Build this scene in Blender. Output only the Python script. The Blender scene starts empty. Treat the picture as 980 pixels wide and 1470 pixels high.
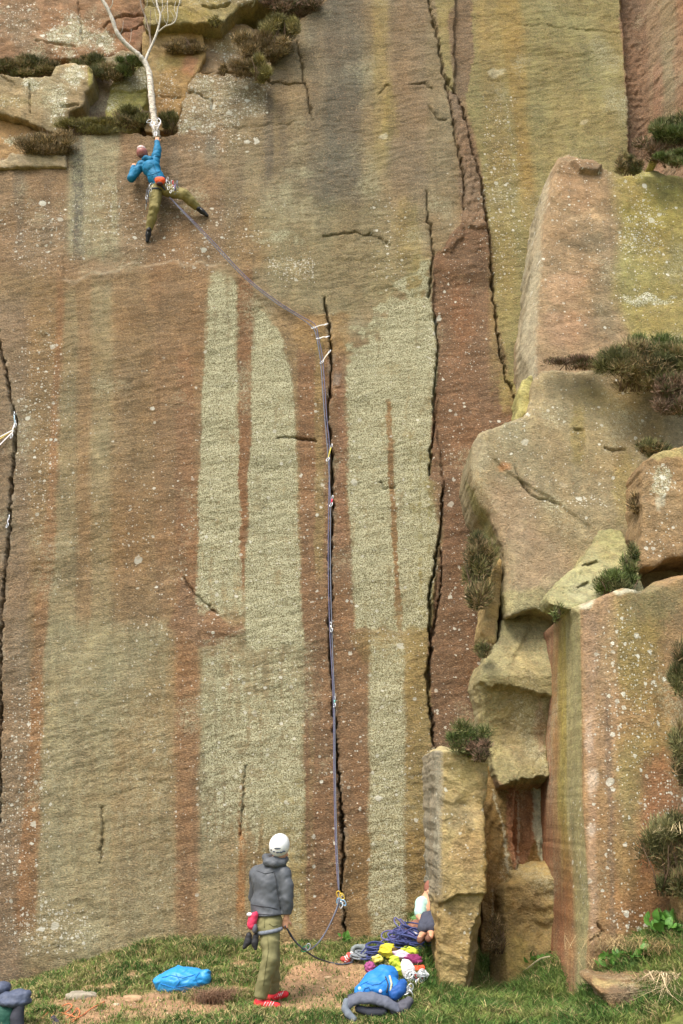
import bpy, math, random
import numpy as np
from mathutils import Vector, Matrix

random.seed(7)
rng = np.random.default_rng(7)
S = bpy.context.scene
COL = S.collection

# ------------------------------------------------------------------ camera
F, CX, CY = 1400.0, 490.0, 735.0
TH = math.radians(17.0)
ZC = 1.885
ct, st = math.cos(TH), math.sin(TH)
cam_d = bpy.data.cameras.new('camera')
cam = bpy.data.objects.new('camera', cam_d)
COL.objects.link(cam)
cam.location = (0, 0, ZC)
cam.rotation_euler = (math.radians(90) + TH, 0, 0)
cam_d.sensor_fit = 'VERTICAL'
cam_d.sensor_height = 24.0
cam_d.lens = F / 1470.0 * 24.0
cam_d.clip_end = 1000.0
S.camera = cam

# ------------------------------------------------------------------ light
SUN_EL, SUN_AZ = 56.0, -148.0     # azimuth: direction the light comes from, clockwise from +Y
w = bpy.data.worlds.new('World')
S.world = w
w.use_nodes = True
nt = w.node_tree
bg = nt.nodes['Background']
sky = nt.nodes.new('ShaderNodeTexSky')
sky.sky_type = 'NISHITA'
sky.sun_disc = False
sky.sun_elevation = math.radians(SUN_EL)
sky.sun_rotation = math.radians(SUN_AZ)
sky.air_density = 1.0
sky.dust_density = 4.0
sky.ozone_density = 0.6
nt.links.new(sky.outputs[0], bg.inputs[0])
bg.inputs[1].default_value = 0.15
sd = bpy.data.lights.new('sun', 'SUN')
sd.energy = 1.7
sd.angle = math.radians(22)
sd.color = (1.0, 0.96, 0.89)
so = bpy.data.objects.new('sun', sd)
COL.objects.link(so)
az, el = math.radians(SUN_AZ), math.radians(SUN_EL)
dirv = Vector((math.sin(az) * math.cos(el), math.cos(az) * math.cos(el), math.sin(el)))
so.rotation_euler = dirv.to_track_quat('Z', 'Y').to_euler()
so.location = dirv * 40
S.view_settings.view_transform = 'Standard'
S.view_settings.look = 'None'
S.view_settings.gamma = 1.0
S.view_settings.use_curve_mapping = False
S.view_settings.exposure = 1.0

# ------------------------------------------------------------------ maths
def proj(X, Y, Z):
    d = Y * ct + (Z - ZC) * st
    return CX + F * X / d, CY - F * ((Z - ZC) * ct - Y * st) / d

def unproj(px, py, Y):
    t = np.tan(np.arctan((CY - np.asarray(py, float)) / F) + TH)
    Z = ZC + Y * t
    d = Y * ct + (Z - ZC) * st
    return (np.asarray(px, float) - CX) / F * d, Y + 0 * Z, Z

def U(px, py, Y):
    x, y, z = unproj(px, py, Y)
    return Vector((float(x), float(y), float(z)))

PT = np.random.RandomState(11).permutation(4096).astype(np.int64)
ANG = np.random.RandomState(12).rand(4096) * 2 * np.pi
GX, GY = np.cos(ANG), np.sin(ANG)

def perlin(x, y, seed=0):
    x = np.asarray(x, float); y = np.asarray(y, float)
    xi = np.floor(x).astype(np.int64); yi = np.floor(y).astype(np.int64)
    xf = x - xi; yf = y - yi
    def g(ix, iy, dx, dy):
        h = PT[(PT[(ix + seed * 131) & 4095] + iy) & 4095]
        return GX[h] * dx + GY[h] * dy
    u = xf * xf * xf * (xf * (xf * 6 - 15) + 10)
    v = yf * yf * yf * (yf * (yf * 6 - 15) + 10)
    a = g(xi, yi, xf, yf); b = g(xi + 1, yi, xf - 1, yf)
    c = g(xi, yi + 1, xf, yf - 1); d = g(xi + 1, yi + 1, xf - 1, yf - 1)
    return ((a * (1 - u) + b * u) * (1 - v) + (c * (1 - u) + d * u) * v) * 1.5

def fbm(x, y, o=4, seed=0, gain=.5):
    s, a = 0, 1.0
    for k in range(o):
        s = s + a * perlin(x * 2 ** k, y * 2 ** k, seed + k * 7)
        a *= gain
    return s

def facet(x, y, seed=0):
    """piecewise flat noise: random heights on a sheared triangle grid"""
    x = np.asarray(x, float); y = np.asarray(y, float); x = x + .5 * y
    xi = np.floor(x).astype(np.int64); yi = np.floor(y).astype(np.int64); u = x - xi; v = y - yi
    def h(a, b): return PT[(PT[(a + seed * 97) & 4095] + b) & 4095] / 2047.5 - 1
    A = h(xi, yi); B = h(xi + 1, yi); C_ = h(xi, yi + 1); D = h(xi + 1, yi + 1)
    return np.where(u + v < 1, A + (B - A) * u + (C_ - A) * v, D + (C_ - D) * (1 - u) + (B - D) * (1 - v))

def ss(t):
    t = np.clip(t, 0, 1)
    return t * t * (3 - 2 * t)

def seg_dist(PX, PY, pts, closed=False):
    pts = list(pts)
    if closed: pts = pts + [pts[0]]
    D = np.full(np.shape(PX), 1e9); W = np.zeros(np.shape(PX))
    for i in range(len(pts) - 1):
        (x0, y0), (x1, y1) = pts[i][:2], pts[i + 1][:2]
        w0 = pts[i][2] if len(pts[i]) > 2 else 1
        w1 = pts[i + 1][2] if len(pts[i + 1]) > 2 else 1
        dx, dy = x1 - x0, y1 - y0
        t = np.clip(((PX - x0) * dx + (PY - y0) * dy) / (dx * dx + dy * dy + 1e-9), 0, 1)
        d = np.hypot(PX - x0 - t * dx, PY - y0 - t * dy)
        m = d < D
        D = np.where(m, d, D); W = np.where(m, w0 + (w1 - w0) * t, W)
    return D, W

def inside(PX, PY, poly):
    r = np.zeros(np.shape(PX), bool)
    n = len(poly)
    for i in range(n):
        x0, y0 = poly[i]; x1, y1 = poly[(i + 1) % n]
        if y0 == y1: continue
        c = ((y0 > PY) != (y1 > PY)) & (PX < (x1 - x0) * (PY - y0) / (y1 - y0) + x0)
        r ^= c
    return r

def sdist(PX, PY, poly):           # positive inside, in pixels
    d, _ = seg_dist(PX, PY, poly, True)
    return np.where(inside(PX, PY, poly), d, -d)

def lin(c):
    c = np.clip(np.asarray(c, float) / 255.0, 0, 1)
    return np.where(c <= 0.04045, c / 12.92, ((c + 0.055) / 1.055) ** 2.4)

def band(PX, PY, L, R, y0, y1, soft=4, ys=20):
    L = sorted(L); R = sorted(R)
    xl = np.interp(PY, [a for a, _ in L], [b for _, b in L])
    xr = np.interp(PY, [a for a, _ in R], [b for _, b in R])
    return ss((PX - xl) / soft + .5) * ss((xr - PX) / soft + .5) * ss((PY - y0) / ys + .5) * ss((y1 - PY) / ys + .5)

def ell(PX, PY, x, y, rx, ry, soft=.4):
    return ss((1 - np.hypot((PX - x) / rx, (PY - y) / ry)) / soft)

class Paint:
    """colour and lichen weights worked out for each vertex from where it stands"""
    def __init__(s, PX, PY, base):
        n = PX.shape
        s.PX, s.PY = PX, PY
        s.wx = PX + 3 * perlin(PX / 17, PY / 60, 3) + 2.2 * perlin(PX / 4, PY / 6, 4) + 1.5 * perlin(PX / 1.9, PY / 2.4, 6)
        s.wy = PY + 8 * perlin(PX / 20, PY / 25, 5)
        s.C = np.ones(n + (3,)) * np.array(base, float)
        s.M = np.zeros(n + (3,))            # granular lichen, white spots, wet/dirt
    def mix(s, m, col, k=1.0):
        m = (np.clip(m * k, 0, 1))[..., None]
        s.C = s.C * (1 - m) + np.array(col, float) * m
    def lic(s, m, k=1.0, ch=0):
        s.M[..., ch] = np.maximum(s.M[..., ch], np.clip(m * k, 0, 1))
    def band(s, L, R, y0, y1, col, k=1, soft=6, ys=30, lic=0):
        if not isinstance(L, list): L = [(0, L)]
        if not isinstance(R, list): R = [(0, R)]
        m = band(s.wx, s.wy, L, R, y0, y1, soft, ys)
        s.mix(m, col, k)
        if lic: s.lic(m, lic)
        return m
    def blob(s, x, y, rx, ry, col, k=1, soft=.6, lic=0, spots=0):
        n = .25 * perlin(s.PX / max(rx, 8) * 1.7, s.PY / max(ry, 8) * 1.7, 9) + .15 * perlin(s.PX / 6, s.PY / 6, 8)
        m = ss((1 + n - np.hypot((s.wx - x) / rx, (s.wy - y) / ry)) / soft)
        if col is not None: s.mix(m, col, k)
        if lic: s.lic(m, lic)
        if spots: s.lic(m, spots, 1)
        return m
    def poly(s, poly, col, k=1, soft=6, lic=0, spots=0):
        m = ss(sdist(s.wx, s.wy, poly) / soft + .5)
        if col is not None: s.mix(m, col, k)
        if lic: s.lic(m, lic)
        if spots: s.lic(m, spots, 1)
        return m
    def mottle(s, X, Z, amp=1.0):
        a = fbm(X * .9, Z * .9, 4, 21)
        b = fbm(X * 5, Z * 3, 3, 31)
        c = fbm(s.PX / 11. + 1.5 * perlin(s.PX / 30, s.PY / 90, 42), s.PY / 200., 3, 41) * ss(perlin(s.PX / 60, s.PY / 150, 43) + .6)
        s.M[..., 0] = np.maximum(s.M[..., 0], amp * (.20 + .30 * fbm(X * 1.1, Z * .8, 3, 44)))
        f = 1 + amp * (.08 * a + .07 * b + .07 * c)
        s.C = s.C * f[..., None]
        t = amp * 7 * fbm(X * 1.4 + 9, Z * .6, 3, 51)
        s.C[..., 0] += t; s.C[..., 2] -= t * .6
        lum = s.C.mean(-1, keepdims=True)
        s.C = (lum + (s.C - lum) * .86) * np.array([1.0, 1.0, .965])

# ------------------------------------------------------------------ mesh helpers
def mesh_from(name, V, Q, tris=None, smooth=True):
    me = bpy.data.meshes.new(name)
    V = np.asarray(V, np.float32).reshape(-1, 3)
    Q = np.asarray(Q, np.int32).reshape(-1, 4) if Q is not None and len(Q) else np.zeros((0, 4), np.int32)
    T = np.asarray(tris, np.int32).reshape(-1, 3) if tris is not None and len(tris) else np.zeros((0, 3), np.int32)
    me.vertices.add(len(V)); me.vertices.foreach_set('co', V.ravel())
    nl = Q.size + T.size
    me.loops.add(nl); me.loops.foreach_set('vertex_index', np.concatenate([Q.ravel(), T.ravel()]))
    me.polygons.add(len(Q) + len(T))
    ls = np.concatenate([np.arange(len(Q)) * 4, Q.size + np.arange(len(T)) * 3]).astype(np.int32)
    me.polygons.foreach_set('loop_start', ls)
    try:
        lt = np.concatenate([np.full(len(Q), 4), np.full(len(T), 3)]).astype(np.int32)
        me.polygons.foreach_set('loop_total', lt)
    except Exception:
        pass
    me.polygons.foreach_set('use_smooth', np.full(len(Q) + len(T), smooth))
    me.update(calc_edges=True)
    return me

def set_attr(me, name, arr):
    arr = np.asarray(arr, np.float32).reshape(-1, 3)
    a = me.attributes.new(name, 'FLOAT_COLOR', 'POINT')
    a.data.foreach_set('color', np.concatenate([arr, np.ones((len(arr), 1), np.float32)], 1).ravel())

def link(name, me, mat=None, parent=None):
    o = bpy.data.objects.new(name, me)
    if mat is not None and me is not None: me.materials.append(mat)
    COL.objects.link(o)
    if parent is not None: o.parent = parent
    return o

def tag(o, label=None, cat=None, group=None, kind=None):
    if label: o['label'] = label
    if cat: o['category'] = cat
    if group: o['group'] = group
    if kind: o['kind'] = kind
    return o

def empty(name, label, cat, group=None, loc=(0, 0, 0)):
    o = bpy.data.objects.new(name, None)
    o.empty_display_size = .1
    o.location = loc
    COL.objects.link(o)
    return tag(o, label, cat, group)

class Geo:
    def __init__(s): s.V = []; s.Q = []; s.T = []; s.n = 0
    def add(s, V, Q=None, T=None):
        V = np.asarray(V, float).reshape(-1, 3)
        s.V.append(V)
        if Q is not None and len(Q): s.Q.append(np.asarray(Q) + s.n)
        if T is not None and len(T): s.T.append(np.asarray(T) + s.n)
        s.n += len(V); return s
    def tube(s, pts, r, sides=6, closed=False):
        P = np.array([list(p) for p in pts], float); n = len(P)
        r = np.full(n, r, float) if np.isscalar(r) else np.asarray(r, float)
        if closed: T = np.roll(P, -1, 0) - np.roll(P, 1, 0)
        else: T = np.gradient(P, axis=0)
        T /= np.linalg.norm(T, axis=1)[:, None] + 1e-9
        up = np.array([0, 0, 1.]) if abs(T[0][2]) < .8 else np.array([1., 0, 0])
        N = []; a = np.cross(T[0], up); a /= np.linalg.norm(a)
        for i in range(n):
            a = a - T[i] * np.dot(a, T[i]); a /= np.linalg.norm(a) + 1e-9
            N.append(a.copy())
        N = np.array(N); B = np.cross(T, N)
        an = np.arange(sides) / sides * 2 * np.pi
        V = P[:, None] + r[:, None, None] * (np.cos(an)[None, :, None] * N[:, None] + np.sin(an)[None, :, None] * B[:, None])
        i, j = np.meshgrid(np.arange(n if closed else n - 1), np.arange(sides), indexing='ij')
        i2 = (i + 1) % n; j2 = (j + 1) % sides
        Q = np.stack([i * sides + j, i * sides + j2, i2 * sides + j2, i2 * sides + j], -1).reshape(-1, 4)
        V = V.reshape(-1, 3); Tt = []
        if not closed:
            V = np.concatenate([V, P[:1], P[-1:]])
            for k in range(sides):
                Tt.append((n * sides, (k + 1) % sides, k))
                Tt.append((n * sides + 1, (n - 1) * sides + k, (n - 1) * sides + (k + 1) % sides))
        return s.add(V, Q, Tt)
    def box(s, c, sz, rot=None):
        sx, sy, sz_ = [v / 2 for v in sz]
        V = np.array([(x * sx, y * sy, z * sz_) for x in (-1, 1) for y in (-1, 1) for z in (-1, 1)])
        if rot is not None: V = V @ np.array(rot.to_matrix() if hasattr(rot, 'to_matrix') else rot).T
        V = V + np.array(list(c))
        return s.add(V, [(0, 1, 3, 2), (4, 6, 7, 5), (0, 4, 5, 1), (2, 3, 7, 6), (0, 2, 6, 4), (1, 5, 7, 3)])
    def mesh(s, name, smooth=True):
        return mesh_from(name, np.concatenate(s.V), np.concatenate(s.Q) if s.Q else None,
                         np.concatenate(s.T) if s.T else None, smooth)

def spline(pts, n=8, closed=False):
    P = [Vector(p) for p in pts]; out = []
    m = len(P)
    rngi = range(m if closed else m - 1)
    for i in rngi:
        if closed: a, b, c, d = P[(i - 1) % m], P[i], P[(i + 1) % m], P[(i + 2) % m]
        else: a, b, c, d = P[max(i - 1, 0)], P[i], P[i + 1], P[min(i + 2, m - 1)]
        for k in range(n):
            t = k / n
            out.append(.5 * ((2 * b) + (c - a) * t + (2 * a - 5 * b + 4 * c - d) * t * t + (3 * b - a - 3 * c + d) * t ** 3))
    if not closed: out.append(P[-1])
    return out

# ------------------------------------------------------------------ materials
def node(nt, t, **kw):
    n = nt.nodes.new(t)
    for k, v in kw.items(): setattr(n, k, v)
    return n

def rock_material(name, bump=1.0, con=1.0, stretch=2.2, rough=.9, lichen=(208, 205, 168), lichen2=(124, 116, 82)):
    m = bpy.data.materials.new(name); m.use_nodes = True
    t = m.node_tree; L = t.links.new
    b = t.nodes['Principled BSDF']; b.inputs['Roughness'].default_value = rough
    b.inputs['Specular IOR Level'].default_value = .2
    at = node(t, 'ShaderNodeAttribute', attribute_name='Col')
    mk = node(t, 'ShaderNodeAttribute', attribute_name='Msk')
    sep = node(t, 'ShaderNodeSeparateColor'); L(mk.outputs['Color'], sep.inputs[0])
    tc = node(t, 'ShaderNodeTexCoord')
    mp = node(t, 'ShaderNodeMapping'); mp.inputs['Rotation'].default_value = (0, math.radians(20), 0)
    mp.inputs['Scale'].default_value = (1, 1, stretch); L(tc.outputs['Object'], mp.inputs[0])
    def noise(scale, det, src=tc.outputs['Object'], ro=.6, dist=0):
        n = node(t, 'ShaderNodeTexNoise'); n.inputs['Scale'].default_value = scale
        n.inputs['Detail'].default_value = det; n.inputs['Roughness'].default_value = ro
        n.inputs['Distortion'].default_value = dist
        L(src, n.inputs['Vector']); return n.outputs[0]
    def ramp(src, a, b_, ca=0, cb=1):
        r = node(t, 'ShaderNodeMapRange'); L(src, r.inputs[0])
        r.inputs[1].default_value = a; r.inputs[2].default_value = b_
        r.inputs[3].default_value = ca; r.inputs[4].default_value = cb; return r.outputs[0]
    def mixc(f, A, B, mode='MIX'):
        x = node(t, 'ShaderNodeMix', data_type='RGBA', blend_type=mode)
        if isinstance(f, float): x.inputs[0].default_value = f
        else: L(f, x.inputs[0])
        for s_, v in ((6, A), (7, B)):
            if isinstance(v, tuple): x.inputs[s_].default_value = tuple(lin(v)) + (1,)
            else: L(v, x.inputs[s_])
        return x.outputs[2]
    def mul(a, b_, op='MULTIPLY'):
        x = node(t, 'ShaderNodeMath', operation=op)
        for i, v in enumerate((a, b_)):
            if isinstance(v, (int, float)): x.inputs[i].default_value = v
            else: L(v, x.inputs[i])
        return x.outputs[0]
    n_f = noise(38, 5, mp.outputs[0], .7)
    n_c = noise(9, 4, mp.outputs[0], .6)
    n_g = noise(62, 2, tc.outputs['Object'], .6)
    n_m = noise(24, 3, tc.outputs['Object'], .65)
    col = at.outputs['Color']
    v1 = ramp(n_f, .36, .64, 1 - .28 * con, 1 + .28 * con)
    v2 = ramp(n_c, .36, .64, .86, 1.14)
    vv = mul(v1, v2)
    h = node(t, 'ShaderNodeVectorMath', operation='SCALE'); L(col, h.inputs[0]); L(vv, h.inputs['Scale'])
    col = h.outputs[0]
    # warm iron flecks and grey flecks
    col = mixc(mul(ramp(n_m, .55, .72), .22), col, (178, 116, 66))
    col = mixc(mul(ramp(n_c, .62, .42), .12), col, (120, 118, 104))
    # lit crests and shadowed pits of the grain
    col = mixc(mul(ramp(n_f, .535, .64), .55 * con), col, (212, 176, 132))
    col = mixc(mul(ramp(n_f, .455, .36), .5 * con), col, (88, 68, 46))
    # granular lichen
    gr = ramp(n_g, .42, .55)
    fac = mul(ramp(mul(sep.outputs[0], mul(mul(n_m, 2.6), .02, 'ADD')), .42, .95), .9)
    licc = mixc(gr, lichen2, lichen)
    col = mixc(fac, col, licc)
    # pale round spots, two sizes
    sx = node(t, 'ShaderNodeSeparateXYZ'); L(tc.outputs['Object'], sx.inputs[0])
    cb = node(t, 'ShaderNodeCombineXYZ'); L(mul(sx.outputs[0], mul(sx.outputs[1], .6), 'ADD'), cb.inputs[0]); L(mul(sx.outputs[2], mul(sx.outputs[1], .3), 'ADD'), cb.inputs[1])
    for sc, r0, r1, pw in ((14, .15, .42, .50), (6.2, .12, .40, .24), (33, .18, .44, .58)):
        v = node(t, 'ShaderNodeTexVoronoi', feature='F1', voronoi_dimensions='2D'); v.inputs['Scale'].default_value = sc
        wv = node(t, 'ShaderNodeVectorMath', operation='MULTIPLY_ADD')
        nn = node(t, 'ShaderNodeTexNoise'); nn.inputs['Scale'].default_value = 2.4 * sc; L(tc.outputs['Object'], nn.inputs[0])
        L(nn.outputs['Color'], wv.inputs[0]); wv.inputs[1].default_value = (.42 / sc,) * 3; L(cb.outputs[0], wv.inputs[2])
        L(wv.outputs[0], v.inputs['Vector'])
        sc_ = node(t, 'ShaderNodeSeparateColor'); L(v.outputs['Color'], sc_.inputs[0])
        rad = ramp(mul(sc_.outputs[1], sc_.outputs[1]), 0, 1, r0, r1)
        disc = ramp(mul(rad, v.outputs['Distance'], 'SUBTRACT'), 0, .06)
        p2 = ramp(mul(mul(sep.outputs[1], pw), sc_.outputs[0], 'SUBTRACT'), 0, .02)
        f = mul(mul(disc, p2), ramp(sc_.outputs[2], 0, 1, .55, 1.0))
        col = mixc(f, col, (222, 219, 200))
    L(col, b.inputs['Base Color'])
    # relief
    def bumpn(src, strength, dist, prev=None):
        bn = node(t, 'ShaderNodeBump'); bn.inputs['Strength'].default_value = strength
        bn.inputs['Distance'].default_value = dist; L(src, bn.inputs['Height'])
        if prev is not None: L(prev, bn.inputs['Normal'])
        return bn.outputs[0]
    n1 = bumpn(n_c, .6 * bump, .06)
    n2 = bumpn(n_f, 1.0 * bump, .055, n1)
    n3 = bumpn(n_g, .35 * bump, .012, n2)
    L(n3, b.inputs['Normal'])
    return m

def attr_material(name, rough=.7, var=.25, scale=40, trans=0.0, spec=.2, bump=0):
    m = bpy.data.materials.new(name); m.use_nodes = True
    t = m.node_tree; L = t.links.new; b = t.nodes['Principled BSDF']
    b.inputs['Roughness'].default_value = rough; b.inputs['Specular IOR Level'].default_value = spec
    at = node(t, 'ShaderNodeAttribute', attribute_name='Col')
    n = node(t, 'ShaderNodeTexNoise'); n.inputs['Scale'].default_value = scale; n.inputs['Detail'].default_value = 4
    tc = node(t, 'ShaderNodeTexCoord'); L(tc.outputs['Object'], n.inputs['Vector'])
    r = node(t, 'ShaderNodeMapRange'); L(n.outputs[0], r.inputs[0]); r.inputs[1].default_value = .3; r.inputs[2].default_value = .7
    r.inputs[3].default_value = 1 - var; r.inputs[4].default_value = 1 + var
    h = node(t, 'ShaderNodeVectorMath', operation='SCALE'); L(at.outputs['Color'], h.inputs[0]); L(r.outputs[0], h.inputs['Scale'])
    L(h.outputs[0], b.inputs['Base Color'])
    if bump:
        bn = node(t, 'ShaderNodeBump'); bn.inputs['Strength'].default_value = bump; bn.inputs['Distance'].default_value = .02
        L(n.outputs[0], bn.inputs['Height']); L(bn.outputs[0], b.inputs['Normal'])
    return m

_mc = {}
def plain(name, rgb, rough=.7, metal=0, var=.12, scale=30, bump=.3, spec=.3):
    if name in _mc: return _mc[name]
    m = bpy.data.materials.new(name); m.use_nodes = True
    t = m.node_tree; L = t.links.new; b = t.nodes['Principled BSDF']
    b.inputs['Roughness'].default_value = rough; b.inputs['Metallic'].default_value = metal
    b.inputs['Specular IOR Level'].default_value = spec
    n = node(t, 'ShaderNodeTexNoise'); n.inputs['Scale'].default_value = scale; n.inputs['Detail'].default_value = 3
    tc = node(t, 'ShaderNodeTexCoord'); L(tc.outputs['Object'], n.inputs['Vector'])
    c = lin(rgb)
    mx = node(t, 'ShaderNodeMix', data_type='RGBA'); L(n.outputs[0], mx.inputs[0])
    mx.inputs[6].default_value = tuple(c * (1 - 2 * var)) + (1,); mx.inputs[7].default_value = tuple(np.clip(c * (1 + 2 * var), 0, 1)) + (1,)
    L(mx.outputs[2], b.inputs['Base Color'])
    if bump:
        bn = node(t, 'ShaderNodeBump'); bn.inputs['Strength'].default_value = bump; bn.inputs['Distance'].default_value = .01
        L(n.outputs[0], bn.inputs['Height']); L(bn.outputs[0], b.inputs['Normal'])
    _mc[name] = m
    return m

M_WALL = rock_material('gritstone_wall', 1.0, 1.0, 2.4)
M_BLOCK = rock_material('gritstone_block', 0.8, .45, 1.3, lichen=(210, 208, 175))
M_FOL = attr_material('heather_foliage', .8, .2, 25)
M_GRASS = attr_material('grass_blades', .7, .15, 8)
M_GROUND = attr_material('earth_and_turf', .95, .3, 30, bump=.8)

# ------------------------------------------------------------------ the cliff wall
def Ywall(z): return 13.2 + 0.10 * np.asarray(z, float)
LIP = [(-900, 228), (0, 226), (93, 222), (95, 191), (160, 187), (212, 193), (250, 192), (258, 165), (268, 118), (285, 104),
       (340, 104), (385, 114), (388, 70), (400, 45), (440, 22), (470, -10), (490, -60), (520, -900), (-900, -900)]
CRACKS = [
    ([(463, 425, .5), (468, 445, 1.0), (472, 470, 1.3), (476, 500, 1.6), (473, 560, 1.8), (470, 600, 1.5), (475, 640, 1.6), (477, 720, 2.6), (474, 800, 2.4),
      (475, 850, 2.8), (473, 900, 3.2), (476, 960, 2.6), (481, 1050, 2.6), (486, 1130, 2.8), (493, 1200, 3.0), (492, 1240, 3.2), (488, 1280, 3.2), (494, 1300, 2.6), (495, 1345, 2.0)], .22),
    ([(-4, 450, 1.5), (2, 500, 1.6), (10, 540, 1.7), (17, 575, 2), (23, 600, 3), (22, 640, 3.4), (17, 700, 3.2), (14, 740, 3), (10, 790, 3.2), (5, 840, 3), (3, 880, 2.6), (1, 960, 2.5), (0, 1100, 2.5), (-2, 1180, 1.5)], .22),
    ([(612, -40, 1.5), (618, 10, 1.6), (624, 35, 2), (631, 70, 2.2), (636, 100, 2), (641, 122, 1.5), (649, 165, 1.3), (653, 195, 1.2), (660, 225, 1.3), (665, 262, 1), (667, 300, 1)], .12),
    ([(641, 112, 1), (652, 132, 2), (664, 150, 2.2), (670, 180, 2.2), (676, 205, 2.4), (686, 235, 2.6), (692, 265, 2.8), (697, 300, 2.8), (703, 345, 2.6), (708, 400, 2.4), (712, 450, 2.2), (718, 500, 2), (728, 540, 1.6), (748, 582, 2)], .16),
    ([(612, 275, .8), (614, 310, 1.2), (619, 340, 1.6), (621, 375, 2.0), (615, 425, 1.8)], .10),
    ([(621, 445, 1), (627, 465, 1.6), (629, 500, 2), (625, 545, 2.4), (622, 590, 2.6), (625, 600, 2.2), (618, 650, 2.2), (616, 682, 1.6)], .16),
    ([(636, 698, 1.2), (635, 730, 1.8), (630, 770, 2.2), (624, 815, 2.4), (618, 850, 3), (617, 900, 3), (618, 940, 3.4), (614, 975, 5), (617, 1010, 3.4), (622, 1040, 2.4), (622, 1070, 2)], .22),
    ([(634, 790, 1), (634, 840, 1.3), (627, 880, 1.5), (620, 920, 1.5)], .10),
    ([(466, 343, .6), (485, 336, 1.1), (515, 333, 1.2), (540, 338, 1.1), (560, 352, .6)], .05),
    ([(398, 628, .8), (425, 628, 1.5), (455, 633, .9)], .07),
    ([(425, 62, 1), (432, 90, 1.2), (437, 118, 1.3), (442, 145, 1), (449, 175, .7)], .08),
    ([(385, 117, 1.2), (415, 119, 1.3), (438, 119, 1)], .08),
    ([(588, 118, .8), (608, 116, 1.2), (622, 126, .8)], .05),
    ([(614, 152, 1), (625, 166, 1.3), (640, 172, 1)], .05),
    ([(543, 131, .6), (556, 121, 1.1), (562, 124, .6)], .04),
    ([(146, 1160, 1), (146, 1195, 1.6), (143, 1240, .9)], .05),
    ([(352, 1100, .8), (348, 1165, 1.4), (345, 1205, .8)], .05),
    ([(265, 830, 1), (280, 855, 1.4), (300, 870, 1.4), (312, 882, 1)], .05),
    ([(262, 128, 1), (290, 138, 1.2), (304, 142, 1.5), (304, 160, 1)], .05),
    ([(740, 30, .5), (800, 33, .7), (890, 40, .6)], .03),
    ([(545, 690, 1), (553, 700, 1.6), (566, 699, .8)], .04),
    ([(330, 180, .6), (420, 178, .8)], .02),
]
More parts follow.
